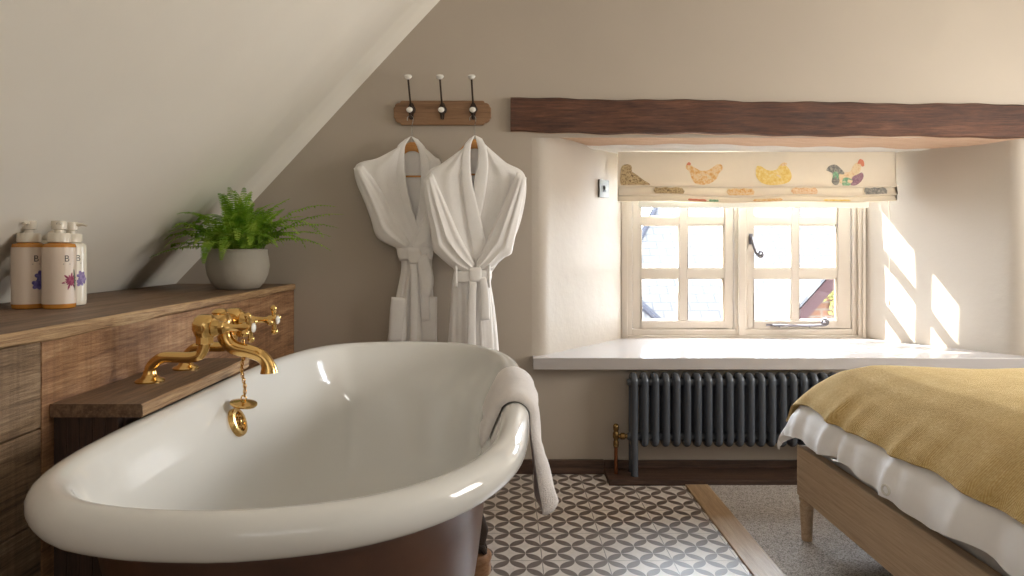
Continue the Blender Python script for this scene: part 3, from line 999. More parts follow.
# plug dangling on its chain
pt = Vector((-.730, 1.90, .664))
pg = thing('bath_plug', 'brass bath plug hanging on a chain above the overflow', 'plug', pt)
b = MB()
pax = Vector((.16, -.05, 1)).normalized()
b.lathe([(.012, -.010), (.017, -.008), (.033, -.005), (.037, 0), (.036, .004), (.020, .008), (.006, .010)], pt, pax, 28)
b.torus(pt + Vector((0, 0, .016)), .007, .002, (0, 1, 0), 14, 6)
b.build('plug_disc', M['brass'], pg)
c0, c1 = Vector((-.731, 1.895, .8415)), pt + Vector((0, 0, .022))
b = MB()
nl = 20
for i in range(nl):
    t = (i + .5) / nl
    p = c0.lerp(c1, t) + Vector((.004 * math.sin(t * 9), 0, 0))
    a = Vector((1, 0, 0)) if i % 2 else Vector((0, 1, 0))
    bb = MB()
    bb.torus((0, 0, 0), .0042, .0013, a, 12, 5)
    b.add([(p.x + v_[0], p.y + v_[1], p.z + v_[2] * 1.7) for v_ in bb.v], bb.f)
b.build('chain', M['brass'], pg)

# ------------------------------------------------------------------ mixer tap
LZ = .746
tap = thing('bath_mixer_tap', 'polished brass bath mixer tap with cross handles on the wooden ledge', 'tap', (-.93, 1.89, LZ))
XB, ZBT = -.792, .888
for i, (ty, tx) in enumerate(((1.795, -.936), (1.985, -.930))):
    b = MB()
    b.lathe([(.036, 0), (.036, .004), (.031, .008), (.022, .012), (.017, .022), (.0165, .03)], (tx, ty, LZ), seg=28)
    pth = cat_rom([(tx, ty, LZ + .02), (tx + .004, ty, LZ + .040), (tx + .030, ty, LZ + .062), (tx + .070, ty, LZ + .064), (XB - .035, ty, LZ + .064), (XB - .010, ty, LZ + .073), (XB, ty, LZ + .100), (XB, ty, LZ + .118)], 26)
    b.tube(pth, .0145, 16)
    b.lathe([(.020, 0), (.023, .003), (.023, .022), (.020, .025)], (XB, ty, LZ + .098), seg=8)
    b.build('inlet_leg', M['brass'], tap)
b = MB()
for ty in (1.795, 1.985):
    b.lathe([(.016, -.030), (.024, -.022), (.031, -.004), (.031, .012), (.026, .026), (.016, .034)], (XB, ty, ZBT), seg=28)
b.tube([(XB, 1.765, ZBT), (XB, 1.80, ZBT), (XB, 1.83, ZBT), (XB, 1.855, ZBT + .002), (XB, 1.87, ZBT + .002), (XB, 1.89, ZBT + .002), (XB, 1.91, ZBT + .002), (XB, 1.925, ZBT + .002), (XB, 1.95, ZBT), (XB, 1.98, ZBT), (XB, 2.015, ZBT)], [.012, .028, .020, .020, .028, .034, .028, .020, .020, .028, .012], 24)
b.lathe([(.020, 0), (.022, .006), (.017, .012), (.006, .016)], (XB, 1.89, ZBT + .026), seg=20)
b.build('tap_body', M['brass'], tap)
b = MB()
sp_ = cat_rom([(XB + .012, 1.89, ZBT), (XB + .016, 1.89, ZBT - .040), (XB + .040, 1.89, ZBT - .066), (XB + .085, 1.89, ZBT - .078), (XB + .118, 1.89, ZBT - .092), (XB + .134, 1.89, ZBT - .115), (XB + .137, 1.89, ZBT - .136)], 28)
rs = np.interp(np.linspace(0, 1, 28), [0, .3, .8, .9, 1], [.022, .020, .0175, .019, .024])
b.tube(sp_, rs, 20)
b.build('spout', M['brass'], tap)
b = MB()
b.tube([(XB + .03, 1.885, ZBT - .012), (XB + .045, 1.89, ZBT - .016), (XB + .060, 1.895, ZBT - .024)], [.010, .009, .009], 12)
b.lathe([(.010, 0), (.016, .004), (.017, .022), (.012, .030)], (XB + .061, 1.895, ZBT - .038), seg=18)
b.build('chain_stay', M['brass'], tap)
for ty in (1.795, 1.985):
    b = MB()
    b.lathe([(.022, .018), (.026, .026), (.020, .036), (.016, .040), (.018, .052), (.013, .056), (.010, .062), (.008, .085), (.010, .098), (.014, .104), (.014, .118)], (XB, ty, ZBT), (1, 0, 0), 20)
    cxh = XB + .118
    for k in range(4):
        a = k * PI / 2 + (.35 if ty < 1.9 else .1)
        d = Vector((0, math.cos(a), math.sin(a)))
        c = Vector((cxh, ty, ZBT))
        b.tube([c + d * .008, c + d * .02, c + d * .026, c + d * .030], [.0075, .006, .0075, .006], 10)
        b.ball(c + d * .034, .0095, 12)
    b.ball((cxh, ty, ZBT), .014, 16, (.8, 1, 1))
    hd = b.build('cross_handle', M['brass'], tap)
    b = MB()
    b.lathe([(.0125, 0), (.0125, .003), (.008, .006), (.001, .007)], (cxh + .009, ty, ZBT), (1, 0, 0), 20)
    b.build('porcelain_cap', M['porcelain'], hd)

# ------------------------------------------------------------------ boxed shelf and tap ledge
SX, SZ = -1.024, .922
box_ = thing('boxed_shelf', 'long reclaimed wood boxed shelf under the sloping ceiling', 'shelf', (-1.3, 2.0, 0))
b = MB()
for (x0, x1) in ((-1.60, -1.425), (-1.422, -1.225), (-1.222, SX - .010)):
    b.box(x0, x1, -.3, WY - .004, SZ - .028, SZ)
b.build('shelf_top', M['shelf_top'], box_, smooth=False, bevel=.003)
b = MB()
ys = np.linspace(-.3, WY - .004, 70)
rg = []
for y in ys:
    w1, w2 = .0025 * math.sin(9 * y) + .002 * math.sin(23 * y), .003 * math.sin(6 * y + 1) + .002 * math.sin(19 * y)
    rg.append([(SX - .0098, y, SZ - .001), (SX - .003 + w1, y, SZ - .001), (SX + .001 + w1, y, SZ - .006), (SX + .001 + w1, y, SZ - .026 + w2), (SX - .003, y, SZ - .030 + w2), (SX - .0098, y, SZ - .030)])
b.grid(rg, cv=True)
b.fan(rg[0])
b.fan(rg[-1])
b.build('front_lipping', M['shelf_edge'], box_, angle=30)
b = MB()
b.box(SX - .030, SX - .006, 1.516, WY - .004, .0, SZ - .031)
b.build('face_board', M['shelf_face'], box_, smooth=False, bevel=.002)
b = MB()
for z0, z1 in ((.70, SZ - .031), (.497, .697), (.25, .494), (0, .247)):
    b.box(SX - .030, SX - .005, -.3, 1.512, z0, z1)
b.build('plank_cladding', M['shelf_grey'], box_, smooth=False, bevel=.003)

LX = -.818
led = thing('tap_ledge', 'lower dark wood ledge carrying the brass tap beside the bath', 'ledge', (-.92, 2.3, 0))
b = MB()
ys = np.linspace(1.539, 2.175, 40)
rg = []
for y in ys:
    w1 = .002 * math.sin(11 * y) + .0015 * math.sin(29 * y)
    rg.append([(SX - .004, y, LZ), (LX - .004 + w1, y, LZ), (LX + w1, y, LZ - .004), (LX + w1 * .5, y, LZ - .026), (LX - .004, y, LZ - .030), (SX - .004, y, LZ - .030)])
RG = np.array(rg)
n = len(ys)
for j in range(6):
    b.cur = 1 if j in (1, 2, 3) else 0
    b.add(np.concatenate([RG[:, j], RG[:, (j + 1) % 6]]), [(i, i + 1, n + i + 1, n + i) for i in range(n - 1)])
b.cur = 0
b.fan(RG[0])
b.fan(RG[-1])
b.build('ledge_top', [M['shelf_top'], M['shelf_edge']], led, angle=30)
b = MB()
for k in range(5):
    x0 = SX - .004 + k * .0295
    b.box(x0, x0 + .0285, 1.552, 1.572, 0, LZ - .0305)
b.build('end_panel', M['dark_board'], led, smooth=False, bevel=.002)
b = MB()
b.box(-.895, -.878, 1.573, 2.165, 0, LZ - .0305)
b.build('front_panel', M['dark_board'], led, smooth=False, bevel=.002)

# ------------------------------------------------------------------ bottles
def bottle(name, label, X_, Y_, body, flower, r=.042, yaw=0.0, hgt=.190):
    t = thing(name, label, 'bottle', (X_, Y_, SZ), 'pump bottles on the boxed shelf')
    b = MB()
    b.lathe([(r - .006, 0), (r - .001, .002), (r, .008), (r, hgt - .010), (r - .003, hgt - .003), (r - .012, hgt), (.018, hgt + .002)], (X_, Y_, SZ), seg=40)
    b.build('bottle_body', M[body], t)
    b = MB()
    rl = r + .0006
    b.lathe([(rl, .014), (rl, hgt - .013)], (X_, Y_, SZ), seg=48, caps=False)
    lb = b.build('paper_label', M['label_paper'] if body == 'amber' else M['cream_plastic'], t)
    b = MB()
    b.lathe([(.028, hgt + .001), (.0305, hgt + .003), (.0305, hgt + .026), (.028, hgt + .029), (.013, hgt + .029)], (X_, Y_, SZ), seg=32)
    b.build('collar', M['pump_plastic'], t)
    d = Vector((math.cos(yaw), math.sin(yaw), 0))
    s_ = Vector((-d.y, d.x, 0))
    b = MB()
    b.lathe([(.012, hgt + .028), (.012, hgt + .038), (.0195, hgt + .040), (.0205, hgt + .058), (.019, hgt + .064), (.006, hgt + .065)], (X_, Y_, SZ), seg=24)
    o0 = Vector((X_, Y_, SZ + hgt + .056))
    b.tube([o0, o0 + d * .02, o0 + d * .036 + Vector((0, 0, .001)), o0 + d * .046 - Vector((0, 0, .003))], [.0085, .0075, .006, .005], 12, flat=.7)
    b.build('pump_head', M['pump_plastic'], t)

    def wrap(mb_v, fc, name, mat, ang0, z0, lift):
        b = MB()
        rr = rl + lift
        vs = []
        for (uu, vv) in mb_v:
            a = ang0 + uu / rr
            vs.append((X_ + rr * math.sin(a), Y_ - rr * math.cos(a), SZ + z0 + vv))
        b.add(vs, fc)
        b.build(name, mat, lb, smooth=False)

    # angle of the label's centre line: a little round to the right, as it stands
    A0 = 1.02
    cu = bpy.data.curves.new('letter', 'FONT')
    cu.body = 'B'
    cu.size = .026
    cu.align_x = 'CENTER'
    to = bpy.data.objects.new('letter', cu)
    COL.objects.link(to)
    bpy.context.view_layer.update()
    me = to.evaluated_get(bpy.context.evaluated_depsgraph_get()).to_mesh()
    vs = [(v.co.x, v.co.y) for v in me.vertices]
    fs = [tuple(p.vertices) for p in me.polygons]
    wrap(vs, fs, 'printed_letter', M['ink'], A0, .136, .0005)
    to.evaluated_get(bpy.context.evaluated_depsgraph_get()).to_mesh_clear()
    bpy.data.objects.remove(to)
    bpy.data.curves.remove(cu)
    wrap([(-.010, 0), (.010, 0), (.010, .0016), (-.010, .0016)], [(0, 1, 2, 3)], 'printed_line', M['ink'], A0, .128, .0005)
    v2, f2 = [], []

    def petal(cx_, cz_, L, W, a):
        n = 10
        k = len(v2)
        for i in range(n):
            th = 2 * PI * i / n
            uu, ww_ = L * (.5 + .5 * math.cos(th)), W * .5 * math.sin(th)
            v2.append((cx_ + uu * math.cos(a) - ww_ * math.sin(a), cz_ + uu * math.sin(a) + ww_ * math.cos(a)))
        f2.append(tuple(range(k, k + n)))
    if flower == 'blue':
        for (ccx, ccz) in ((.012, .094), (.004, .070), (.020, .076)):
            for k in range(5):
                petal(ccx, ccz, .017, .013, k * 1.2566 + ccx * 40)
        wrap(v2, f2, 'printed_flower', M['blue_ink'], A0, 0, .0006)
    elif flower == 'red':
        for k in range(13):
            petal(.012, .080, .022 + .006 * math.sin(3 * k), .006, k * 2 * PI / 13)
        wrap(v2, f2, 'printed_flower', M['red_ink'], A0, 0, .0006)
        v2, f2 = [], []
        for k in range(3):
            petal(.022, .060 + k * .012, .04, .006, PI / 2 + .06 * k)
        wrap(v2, f2, 'printed_stem', M['green_ink'], A0 + .12, -.01, .0008)
    else:
        for (ccx, ccz) in ((.010, .092), (.006, .072), (.018, .080)):
            for k in range(5):
                petal(ccx, ccz, .015, .010, k * 1.2566 + ccx * 70)
        wrap(v2, f2, 'printed_flower', M['lilac_ink'], A0, 0, .0006)
    return t


bottle('pump_bottle', 'amber pump bottle with blue flowers on its cream label', -1.390, 1.990, 'amber', 'blue', .0425, -1.2)
bottle('pump_bottle', 'amber pump bottle with a crimson flower on its cream label', -1.303, 1.992, 'amber', 'red', .0425, -1.0)
bottle('pump_bottle', 'white lotion pump bottle with lilac flowers, beside the crimson flower bottle', -1.333, 2.092, 'cream_plastic', 'lilac', .0415, .1)
bottle('pump_bottle', 'pump bottle mostly hidden behind the two amber bottles, only its pump showing', -1.424, 2.120, 'cream_plastic', 'lilac', .0415, -.6, .200)

# ------------------------------------------------------------------ potted fern
PX, PY = -1.136, 2.895
fern = thing('potted_fern', 'bushy green fern in a round stoneware pot', 'plant', (PX, PY, SZ))
b = MB()
pr = [(.070, 0), (.086, .004), (.108, .030), (.122, .062), (.127, .095), (.125, .125), (.120, .150), (.119, .163), (.121, .168), (.116, .170), (.111, .166), (.111, .14), (.112, .10), (.02, .098)]
b.lathe(pr, (PX, PY, SZ), seg=48)
b.build('pot', M['stone_pot'], fern)
b = MB()
b.lathe([(.1105, .142), (.09, .148), (.04, .152), (.005, .153)], (PX, PY, SZ), seg=32, caps=False)
b.build('soil', M['soil'], fern)


def frond(az, L, rise, droop, seedv, base_r=.04):
    rnd = random.Random(seedv)
    d = Vector((math.cos(az), math.sin(az), 0))
    p0 = Vector((PX, PY, SZ + .148)) + d * base_r * rnd.random() + Vector((rnd.uniform(-.03, .03), rnd.uniform(-.03, .03), 0))
    ns = 20
    side_bend = rnd.uniform(-.5, .5)
    pts, ang, p = [], rise, p0.copy()
    hz = d.copy()
    for i in range(ns + 1):
        pts.append(p.copy())
        t = i / ns
        a = rise - droop * t ** 1.5
        hd = (Matrix.Rotation(side_bend * t, 3, 'Z') @ hz)
        p = p + (hd * math.cos(a) + Vector((0, 0, math.sin(a)))) * (L / ns)
        lim = slope_x(p.z) + .028
        if p.x < lim:
            p.x = lim
        if p.y > WY - .02:
            p.y = WY - .02
        pr_ = math.hypot(p.x - PX, p.y - PY)
        floor_z = SZ + .172 if pr_ < .135 else SZ + .012
        if p.z < floor_z:
            p.z = floor_z
    b = MB()
    b.tube(pts, np.linspace(.0022, .0006, ns + 1), 5)
    for i in range(1, 32):
        t = i / 32
        k = int(t * ns)
        c = pts[k].lerp(pts[min(k + 1, ns)], t * ns - k)
        tg = (pts[min(k + 1, ns)] - pts[max(k - 1, 0)]).normalized()
        sd = tg.cross(Vector((0, 0, 1)))
        sd = sd.normalized() if sd.length > .05 else Vector((-d.y, d.x, 0))
        up = sd.cross(tg)
        ll = (.012 + L * .066) * (math.sin(PI * min(1, .12 + .88 * t) ** .75) ** .7) + .004
        for s_ in (-1, 1):
            dr = (sd * s_ + tg * .22 + up * rnd.uniform(-.25, .15)).normalized()
            wv = tg * (.0024 + ll * .05)
            tip = c + dr * ll - Vector((0, 0, ll * .18))
            mid = c + dr * ll * .5 + up * ll * .06
            vs = [c - wv * .6, c + wv * .7, mid + wv, tip, mid - wv]
            vs2 = []
            for q_ in vs:
                q_ = q_.copy()
                q_.x = max(q_.x, slope_x(q_.z) + .02)
                q_.y = min(q_.y, WY - .01)
                q_.z = max(q_.z, SZ + .006)
                vs2.append(q_)
            b.add(vs2, [(0, 1, 2, 4), (4, 2, 3)])
    b.build('frond', M['fern'], fern, smooth=False)


k = 0
for az_deg, L, rise, droop in [(95, .30, 1.35, .5), (80, .28, 1.25, .8), (-100, .28, 1.3, .9), (10, .42, .95, 1.2), (25, .40, .75, .9), (-8, .40, .62, 1.0), (-15, .36, .40, 1.1), (5, .36, .5, .9), (-25, .34, .8, 1.6),
                               (0, .43, .85, 1.9), (170, .36, .7, .9), (185, .34, .5, .8), (200, .36, .75, 1.3), (215, .34, .5, 1.0), (190, .30, .25, .6), (180, .32, .85, 1.1), (165, .30, .35, .5), (225, .30, .15, .7),
                               (-60, .28, .9, 2.0), (-80, .27, .8, 2.2), (-100, .27, .85, 2.2), (-120, .28, .8, 2.0), (-45, .27, .75, 1.9), (-70, .24, .6, 2.2), (-110, .23, .55, 2.3), (-90, .30, 1.15, 1.8), (-130, .30, 1.1, 1.5), (-50, .32, 1.1, 1.4)]:
    frond(math.radians(az_deg), L * 1.06, rise, droop, 100 + k)
    k += 1
for i in range(62):
    frond(random.uniform(0, 2 * PI), random.uniform(.18, .33), random.uniform(.6, 1.5), random.uniform(.6, 2.4), 300 + i, .09)

# ------------------------------------------------------------------ hook rail, hangers, robes
RY = WY - .022
rail = thing('hook_rail', 'wooden wall rail with three iron and porcelain coat hooks', 'coat hooks', (-.31, WY, 1.76))
xa, _, zt = at(393.5, 100.5, RY)
xb_, _, zb = at(491, 125, RY)
dx = .022
pts = [(xa, zt - .034), (xa + .006, zt - .030), (xa + .008, zt - .020), (xa + .018, zt - .012), (xa + .030, zt - .010), (xa + .036, zt)]
pts = pts + [(xa + xb_ - p_[0], p_[1]) for p_ in pts[::-1]]
low = [(p_[0], zt + zb - p_[1]) for p_ in pts[::-1]]
b = MB()
b.prism([(x_, RY, z_) for x_, z_ in pts + low], (0, 0, 0), (0, .020, 0))
b.build('back_board', M['rail_wood'], rail, smooth=False, bevel=.004)
hook_x = []
for pxh in (411.5, 442.5, 473.3):
    hx, _, hz_ = at(pxh, 110, RY)
    hook_x.append(hx)
    b = MB()
    b.lathe([(.020, 0), (.021, .003), (.016, .010), (.010, .016)], (hx, RY, hz_), (0, -1, 0), 20)
    b.prism([(hx - .016, RY, hz_ + .012), (hx + .016, RY, hz_ + .012), (hx + .009, RY, hz_ + .030), (hx, RY, hz_ + .036), (hx - .009, RY, hz_ + .030)], (0, -.006, 0), (0, 0, 0))
    b.prism([(hx - .007, RY, hz_ - .046), (hx + .007, RY, hz_ - .046), (hx + .012, RY, hz_ - .012), (hx - .012, RY, hz_ - .012)], (0, -.006, 0), (0, 0, 0))
    top_ = (hx - .004, RY - .085, hz_ + .129)
    b.tube(cat_rom([(hx, RY - .010, hz_ + .010), (hx, RY - .040, hz_ + .030), (hx - .002, RY - .060, hz_ + .075), top_], 14), .0045, 8)
    kz = hz_ - .018
    b.tube(cat_rom([(hx, RY - .010, hz_ - .010), (hx, RY - .022, hz_ - .040), (hx, RY - .042, hz_ - .048), (hx, RY - .056, hz_ - .030), (hx, RY - .060, kz - .004)], 16), .0048, 8)
    hk = b.build('iron_hook', M['iron'], rail)
    b = MB()
    b.lathe([(.006, 0), (.012, .003), (.018, .010), (.019, .016), (.014, .022), (.004, .024)], (top_[0], top_[1], top_[2] - .002), (0, -.25, 1), 20)
    b.build('porcelain_knob', M['porcelain'], hk)
    b = MB()
    b.lathe([(.006, 0), (.012, .003), (.0155, .009), (.015, .014), (.010, .019), (.003, .020)], (hx, RY - .058, kz), (0, -.8, .6), 20)
    b.build('porcelain_knob', M['porcelain'], hk)

HY = RY - .040                                    # hangers hang in this plane


def hanger(hx, cx_, label, yb):
    """wooden hanger whose wire hooks over an iron hook at hx"""
    hz_ = at(0, 110, RY)[2]
    t = thing('coat_hanger', label, 'hanger', (cx_, yb, 1.60), 'hangers under the robes')
    b = MB()
    zt_ = hz_ - .041
    b.tube(cat_rom([(hx - .014, HY, zt_ - .018), (hx - .014, HY, zt_ - .003), (hx, HY, zt_ + .006), (hx + .014, HY, zt_ - .004), (hx + .012, HY, zt_ - .024), (cx_ + .001, (HY + yb) / 2, zt_ - .045), (cx_, yb, 1.60)], 26), .0020, 8)
    b.build('wire_hook', M['chrome'], t)
    b = MB()
    arc = cat_rom([(cx_ - .155, yb, 1.440), (cx_ - .10, yb, 1.488), (cx_ - .045, yb, 1.560), (cx_, yb, 1.584), (cx_ + .045, yb, 1.560), (cx_ + .10, yb, 1.488), (cx_ + .155, yb, 1.440)], 30)
    b.tube(arc, np.interp(np.linspace(-1, 1, 30), [-1, -.2, 0, .2, 1], [.004, .006, .009, .006, .004]), 12, flat=2.6)
    b.tube([(cx_ - .15, yb, 1.445), (cx_ - .14, yb, 1.440), (cx_, yb, 1.440), (cx_ + .14, yb, 1.440), (cx_ + .15, yb, 1.445)], .0045, 8)
    b.build('wooden_shoulders', M['hanger_wood'], t)


def strip(L, R, Y0_, bulge=.02, thick=.012, nt=36, ns=18, fold=0.0, nf=3, ph=0.0, yslope=0.0):
    """a closed padded piece of cloth between two edge curves (given in photo pixels on the wall plane)"""
    Lc, Rc = cat_rom(L, nt), cat_rom(R, nt)
    b = MB()
    fr, bk = [], []
    for i in range(nt):
        t = i / (nt - 1)
        rf, rb = [], []
        for j in range(ns):
            s_ = j / (ns - 1)
            px, py = Lc[i] * (1 - s_) + Rc[i] * s_
            e = math.sqrt(max(0, 1 - (2 * s_ - 1) ** 2))
            et = math.sqrt(max(0, 1 - (2 * t - 1) ** 12))
            X_, _, Z_ = at(px, py, Y0_ - .01)
            fo = fold * (math.sin(nf * 2 * PI * s_ + ph + 1.3 * t) + .4 * math.sin(nf * 4.3 * PI * s_ + 2 * ph - 2 * t)) * min(1, 3 * t + .15)
            y = Y0_ + yslope * t
            rf.append((X_, y - (bulge * e + fo * e) * et - thick * .5 * min(1, e * 3) * et, Z_))
            rb.append((X_, y + thick * .5 * min(1, e * 3) * et, Z_))
        fr.append(rf)
        bk.append(rb)
    b.grid(fr)
    b.grid(bk, flip=True)
    A, B = np.array(fr), np.array(bk)
    b.grid([A[0], B[0]])
    b.grid([A[-1], B[-1]])
    b.grid([A[:, 0], B[:, 0]])
    b.grid([A[:, -1], B[:, -1]])
    return b


def robe_right():
    y = 3.178
    t = thing('hanging_bathrobe', 'white bathrobe in front, hung full width from the hook nearest the beam', 'bathrobe', (-.155, y, .45), 'bathrobes on the hook rail')

    def add(name, *a, **k):
        strip(*a, **k).build(name, M['robe'], t, angle=75)
    add('back_panel', [(463, 148), (445, 162), (428, 180), (434, 235), (456, 272)], [(486, 146), (505, 162), (523, 179), (516, 235), (491, 272)], y + .040, .006, .010)
    add('back_neck', [(463, 147), (464, 153), (466, 160)], [(486, 146), (485, 153), (483, 160)], y + .030, -.004, .010, nt=10)
    add('front_panel', [(481, 139), (478, 160), (473.5, 184), (472, 225), (474, 272)], [(486, 145), (505, 161.5), (526, 178), (518, 230), (491, 274)], y + .004, .020, .012, fold=.004, nf=2)
    add('front_panel', [(465, 147), (444, 161.5), (424, 179), (432, 230), (456, 274)], [(470, 139), (470.5, 160), (473, 186), (484, 230), (489, 272)], y - .006, .020, .012, fold=.004, nf=2, ph=1)
    add('collar', [(474.8, 134.6), (478, 150), (477, 165), (473.5, 186), (472, 212)], [(482, 138), (487, 150), (488, 172), (484, 200), (479, 222)], y - .020, .005, .009, ns=14)
    add('collar', [(469.5, 138), (463, 148), (461, 175), (465, 212), (474, 262)], [(475, 134.6), (470.5, 148), (471.5, 178), (479, 212), (488, 252)], y - .028, .005, .009, ns=14)
    add('sleeve', [(517, 172), (504, 203), (489, 236), (474, 268)], [(527, 177.5), (522, 205), (516.5, 232), (513.2, 247), (511.5, 254), (504, 258), (492, 268), (477, 274)], y - .030, .022, .014, fold=.005, nf=3)
    add('sleeve', [(423, 179.5), (425.5, 205), (430.5, 234), (432, 246), (433, 251), (437, 255), (454, 269), (472, 274)], [(432, 172), (446, 204), (461, 238), (476, 266)], y - .034, .022, .014, fold=.005, nf=3, ph=2)
    add('skirt', [(455, 270), (451.5, 284), (450, 310), (447.5, 345), (444, 400)], [(489, 270), (491, 284), (495, 310), (498.5, 345), (502, 400)], y + .004, .045, .03, fold=.010, nf=3, ns=40)
    add('overlap_panel', [(472, 276), (471, 300), (470, 345), (468, 400)], [(489, 276), (491, 300), (494, 345), (497, 400)], y - .040, .012, .012, fold=.003, nf=2)
    add('belt', [(454, 271), (453, 277), (454, 284)], [(491, 269), (492, 275), (491, 282)], y - .034, .028, .012, nt=10, ns=24)
    add('belt_knot', [(469, 268), (468, 275), (470, 283)], [(481, 267), (482, 275), (480, 283)], y - .060, .008, .014, nt=10)
    add('belt_tail', [(469, 280), (467.5, 305), (466, 352), (465, 385)], [(477, 280), (476, 305), (475.5, 352), (475, 385)], y - .068, .006, .010)
    add('belt_tail', [(478, 278), (480, 295), (480, 321)], [(486, 277), (489, 295), (490, 320)], y - .066, .007, .010)
    for px_ in (456.5, 489.5):
        add('belt_loop', [(px_ - 1.2, 264), (px_ - 2.0, 272), (px_ - 1.2, 288)], [(px_ + 1.2, 264), (px_ + 1.0, 272), (px_ + 1.2, 288)], y - .050, .010, .006, nt=10, ns=8)


def robe_left():
    y = 3.270
    t = thing('hanging_bathrobe', 'white bathrobe partly hidden behind the other, its belt tied in a hanging bow', 'bathrobe', (-.44, y, .45), 'bathrobes on the hook rail')

    def add(name, *a, **k):
        strip(*a, **k).build(name, M['robe'], t, angle=75)
    add('back_panel', [(398, 148), (378, 158), (355, 168), (368, 210), (398, 250)], [(424, 147), (434, 157), (441, 166), (438, 210), (432, 250)], y + .034, .006, .010)
    add('front_panel', [(418, 140), (420, 160), (420.5, 182), (418, 213), (412, 256)], [(423, 146), (434, 156), (441, 165), (438, 210), (432, 256)], y + .004, .024, .012, fold=.003, nf=2)
    add('front_panel', [(399, 147), (378, 157.5), (354, 167.5), (366, 205), (398, 252)], [(404, 141), (404.5, 160), (407, 194), (415, 218), (424, 252)], y - .006, .026, .012, fold=.003, nf=2, ph=1)
    add('collar', [(410.8, 135.6), (418.6, 152), (420.5, 182), (417, 214), (408, 244)], [(418, 139), (427, 152), (430, 182), (427, 214), (417, 246)], y - .016, .005, .009, ns=14)
    add('collar', [(404.5, 139), (396, 149), (396, 178), (402, 206), (412, 240)], [(411, 135.6), (404.5, 149), (406, 180), (413.5, 213), (424, 240)], y - .022, .005, .009, ns=14)
    add('sleeve', [(353, 168), (360, 190), (370, 218), (377, 238), (396, 248), (408, 252)], [(362, 164), (380, 186), (397, 218), (411, 244)], y - .020, .030, .014, fold=.004, nf=2, ph=2)
    add('sleeve', [(431, 170), (428, 196), (421, 222), (410, 246)], [(441, 165), (441, 200), (438, 232), (433, 248), (414, 254)], y - .018, .018, .014, fold=.003, nf=2)
    add('skirt', [(397, 250), (401, 266), (396, 295), (387, 340), (382, 400)], [(432, 250), (432, 266), (433, 292), (435.5, 345), (438, 400)], y + .010, .040, .02, fold=.010, nf=3, ns=40, ph=1)
    add('belt', [(396, 247), (397, 254), (399, 261)], [(432, 246), (433, 253), (432, 260)], y - .022, .022, .012, nt=10, ns=24)
    add('belt_knot', [(408, 249), (407, 257), (410, 265)], [(420, 248), (422, 257), (419, 264)], y - .046, .009, .014, nt=10)
    add('belt_loop_of_bow', [(416, 258), (418, 272), (421, 290), (424, 298)], [(426, 253), (432, 268), (433.5, 284), (430, 297)], y - .046, .012, .012, ns=12)
    add('belt_tail', [(409, 262), (410, 290), (409.5, 340), (409, 380)], [(417, 262), (418, 290), (418, 340), (418, 380)], y - .050, .006, .010)
    add('belt_tail', [(417, 264), (420, 290), (421, 322)], [(424, 263), (428.5, 290), (429.5, 321)], y - .048, .007, .010)
    add('pocket', [(391, 297), (389.5, 312), (387.5, 342)], [(408, 298), (408, 312), (407.5, 343)], y - .036, .010, .008)
    add('pocket', [(421, 296), (421, 312), (421, 342)], [(437, 297), (437, 312), (437, 343)], y - .034, .010, .008)


hanger(hook_x[0], at(412, 0, 3.28)[0], 'wooden hanger inside the partly hidden bathrobe', 3.288)
hanger(hook_x[2], at(474.5, 0, 3.20)[0], 'wooden hanger inside the front bathrobe', 3.203)
robe_left()
robe_right()

# ------------------------------------------------------------------ towel over the bath's rim
b = MB()
RXc = .058 - RR
ys = np.linspace(1.70, 2.12, 26)
surf_o, surf_i = [], []
for k, y in enumerate(ys):
    t = k / 25
    xo = float(np.interp(y, [1.6, 1.95, 2.25], [.055, .060, .054])) - .058
    c = (RXc + xo, ZC)
    path = [(-.055 + xo, .596), (-.047 + xo, .61), (-.041 + xo, .62), (-.0215 + xo, .666), (-.0085 + xo, .694)]
    for a in np.linspace(PI * .80, .02, 9):
        path.append((c[0] + (RR + .001) * math.cos(a), c[1] + (RR + .001) * math.sin(a)))
    sw = .012 * (1 - t) ** 1.3 + .006 * math.sin(9 * t)
    rc = .030 * (abs(2 * t - 1) ** 5)
    path += [(.061 + xo, .63), (.066 + xo + sw * .30, .57), (.072 + xo + sw * .65, .50), (.076 + xo + sw, .426 + rc), (.077 + xo + sw, .406 + rc)]
    P = cat_rom(path, 52)
    tg = np.gradient(P, axis=0)
    tg /= np.linalg.norm(tg, axis=1)[:, None]
    nr = np.stack([-tg[:, 1], tg[:, 0]], axis=1)
    if (P[25] - np.array(c)) @ nr[25] < 0:
        nr = -nr
    eu = (1 - abs(2 * t - 1) ** 7) ** .5 if 0 < t < 1 else .0
    eu = .30 + .70 * eu
    th = np.full(52, .024) * eu
    th[34:] = (.024 + (.010 + .020 * (1 - t)) * np.linspace(0, 1, 18) ** .8) * eu
    th[0], th[1], th[-1], th[-2], th[-3], th[-4] = .008 * eu, .016 * eu, .012 * eu, .030 * eu, .040 * eu, .046 * eu
    wv = (.0022 * np.sin(np.linspace(0, 11, 52) + 9 * t) + .0018 * np.sin(np.linspace(0, 23, 52) - 17 * t)) * eu
    for s_, out in ((1, surf_o), (0, surf_i)):
        Q = P + nr * ((th + wv) * s_ + .0028)[:, None]
        out.append([(q[0], y, q[1]) for q in Q])
A, B = np.array(surf_o), np.array(surf_i)
b.grid(A).grid(B, flip=True).grid([A[0], B[0]]).grid([A[-1], B[-1]]).grid([A[:, 0], B[:, 0]]).grid([A[:, -1], B[:, -1]])
tag(b.build('towel', M['towel'], angle=75), 'white towel draped over the rim of the bath', 'towel')

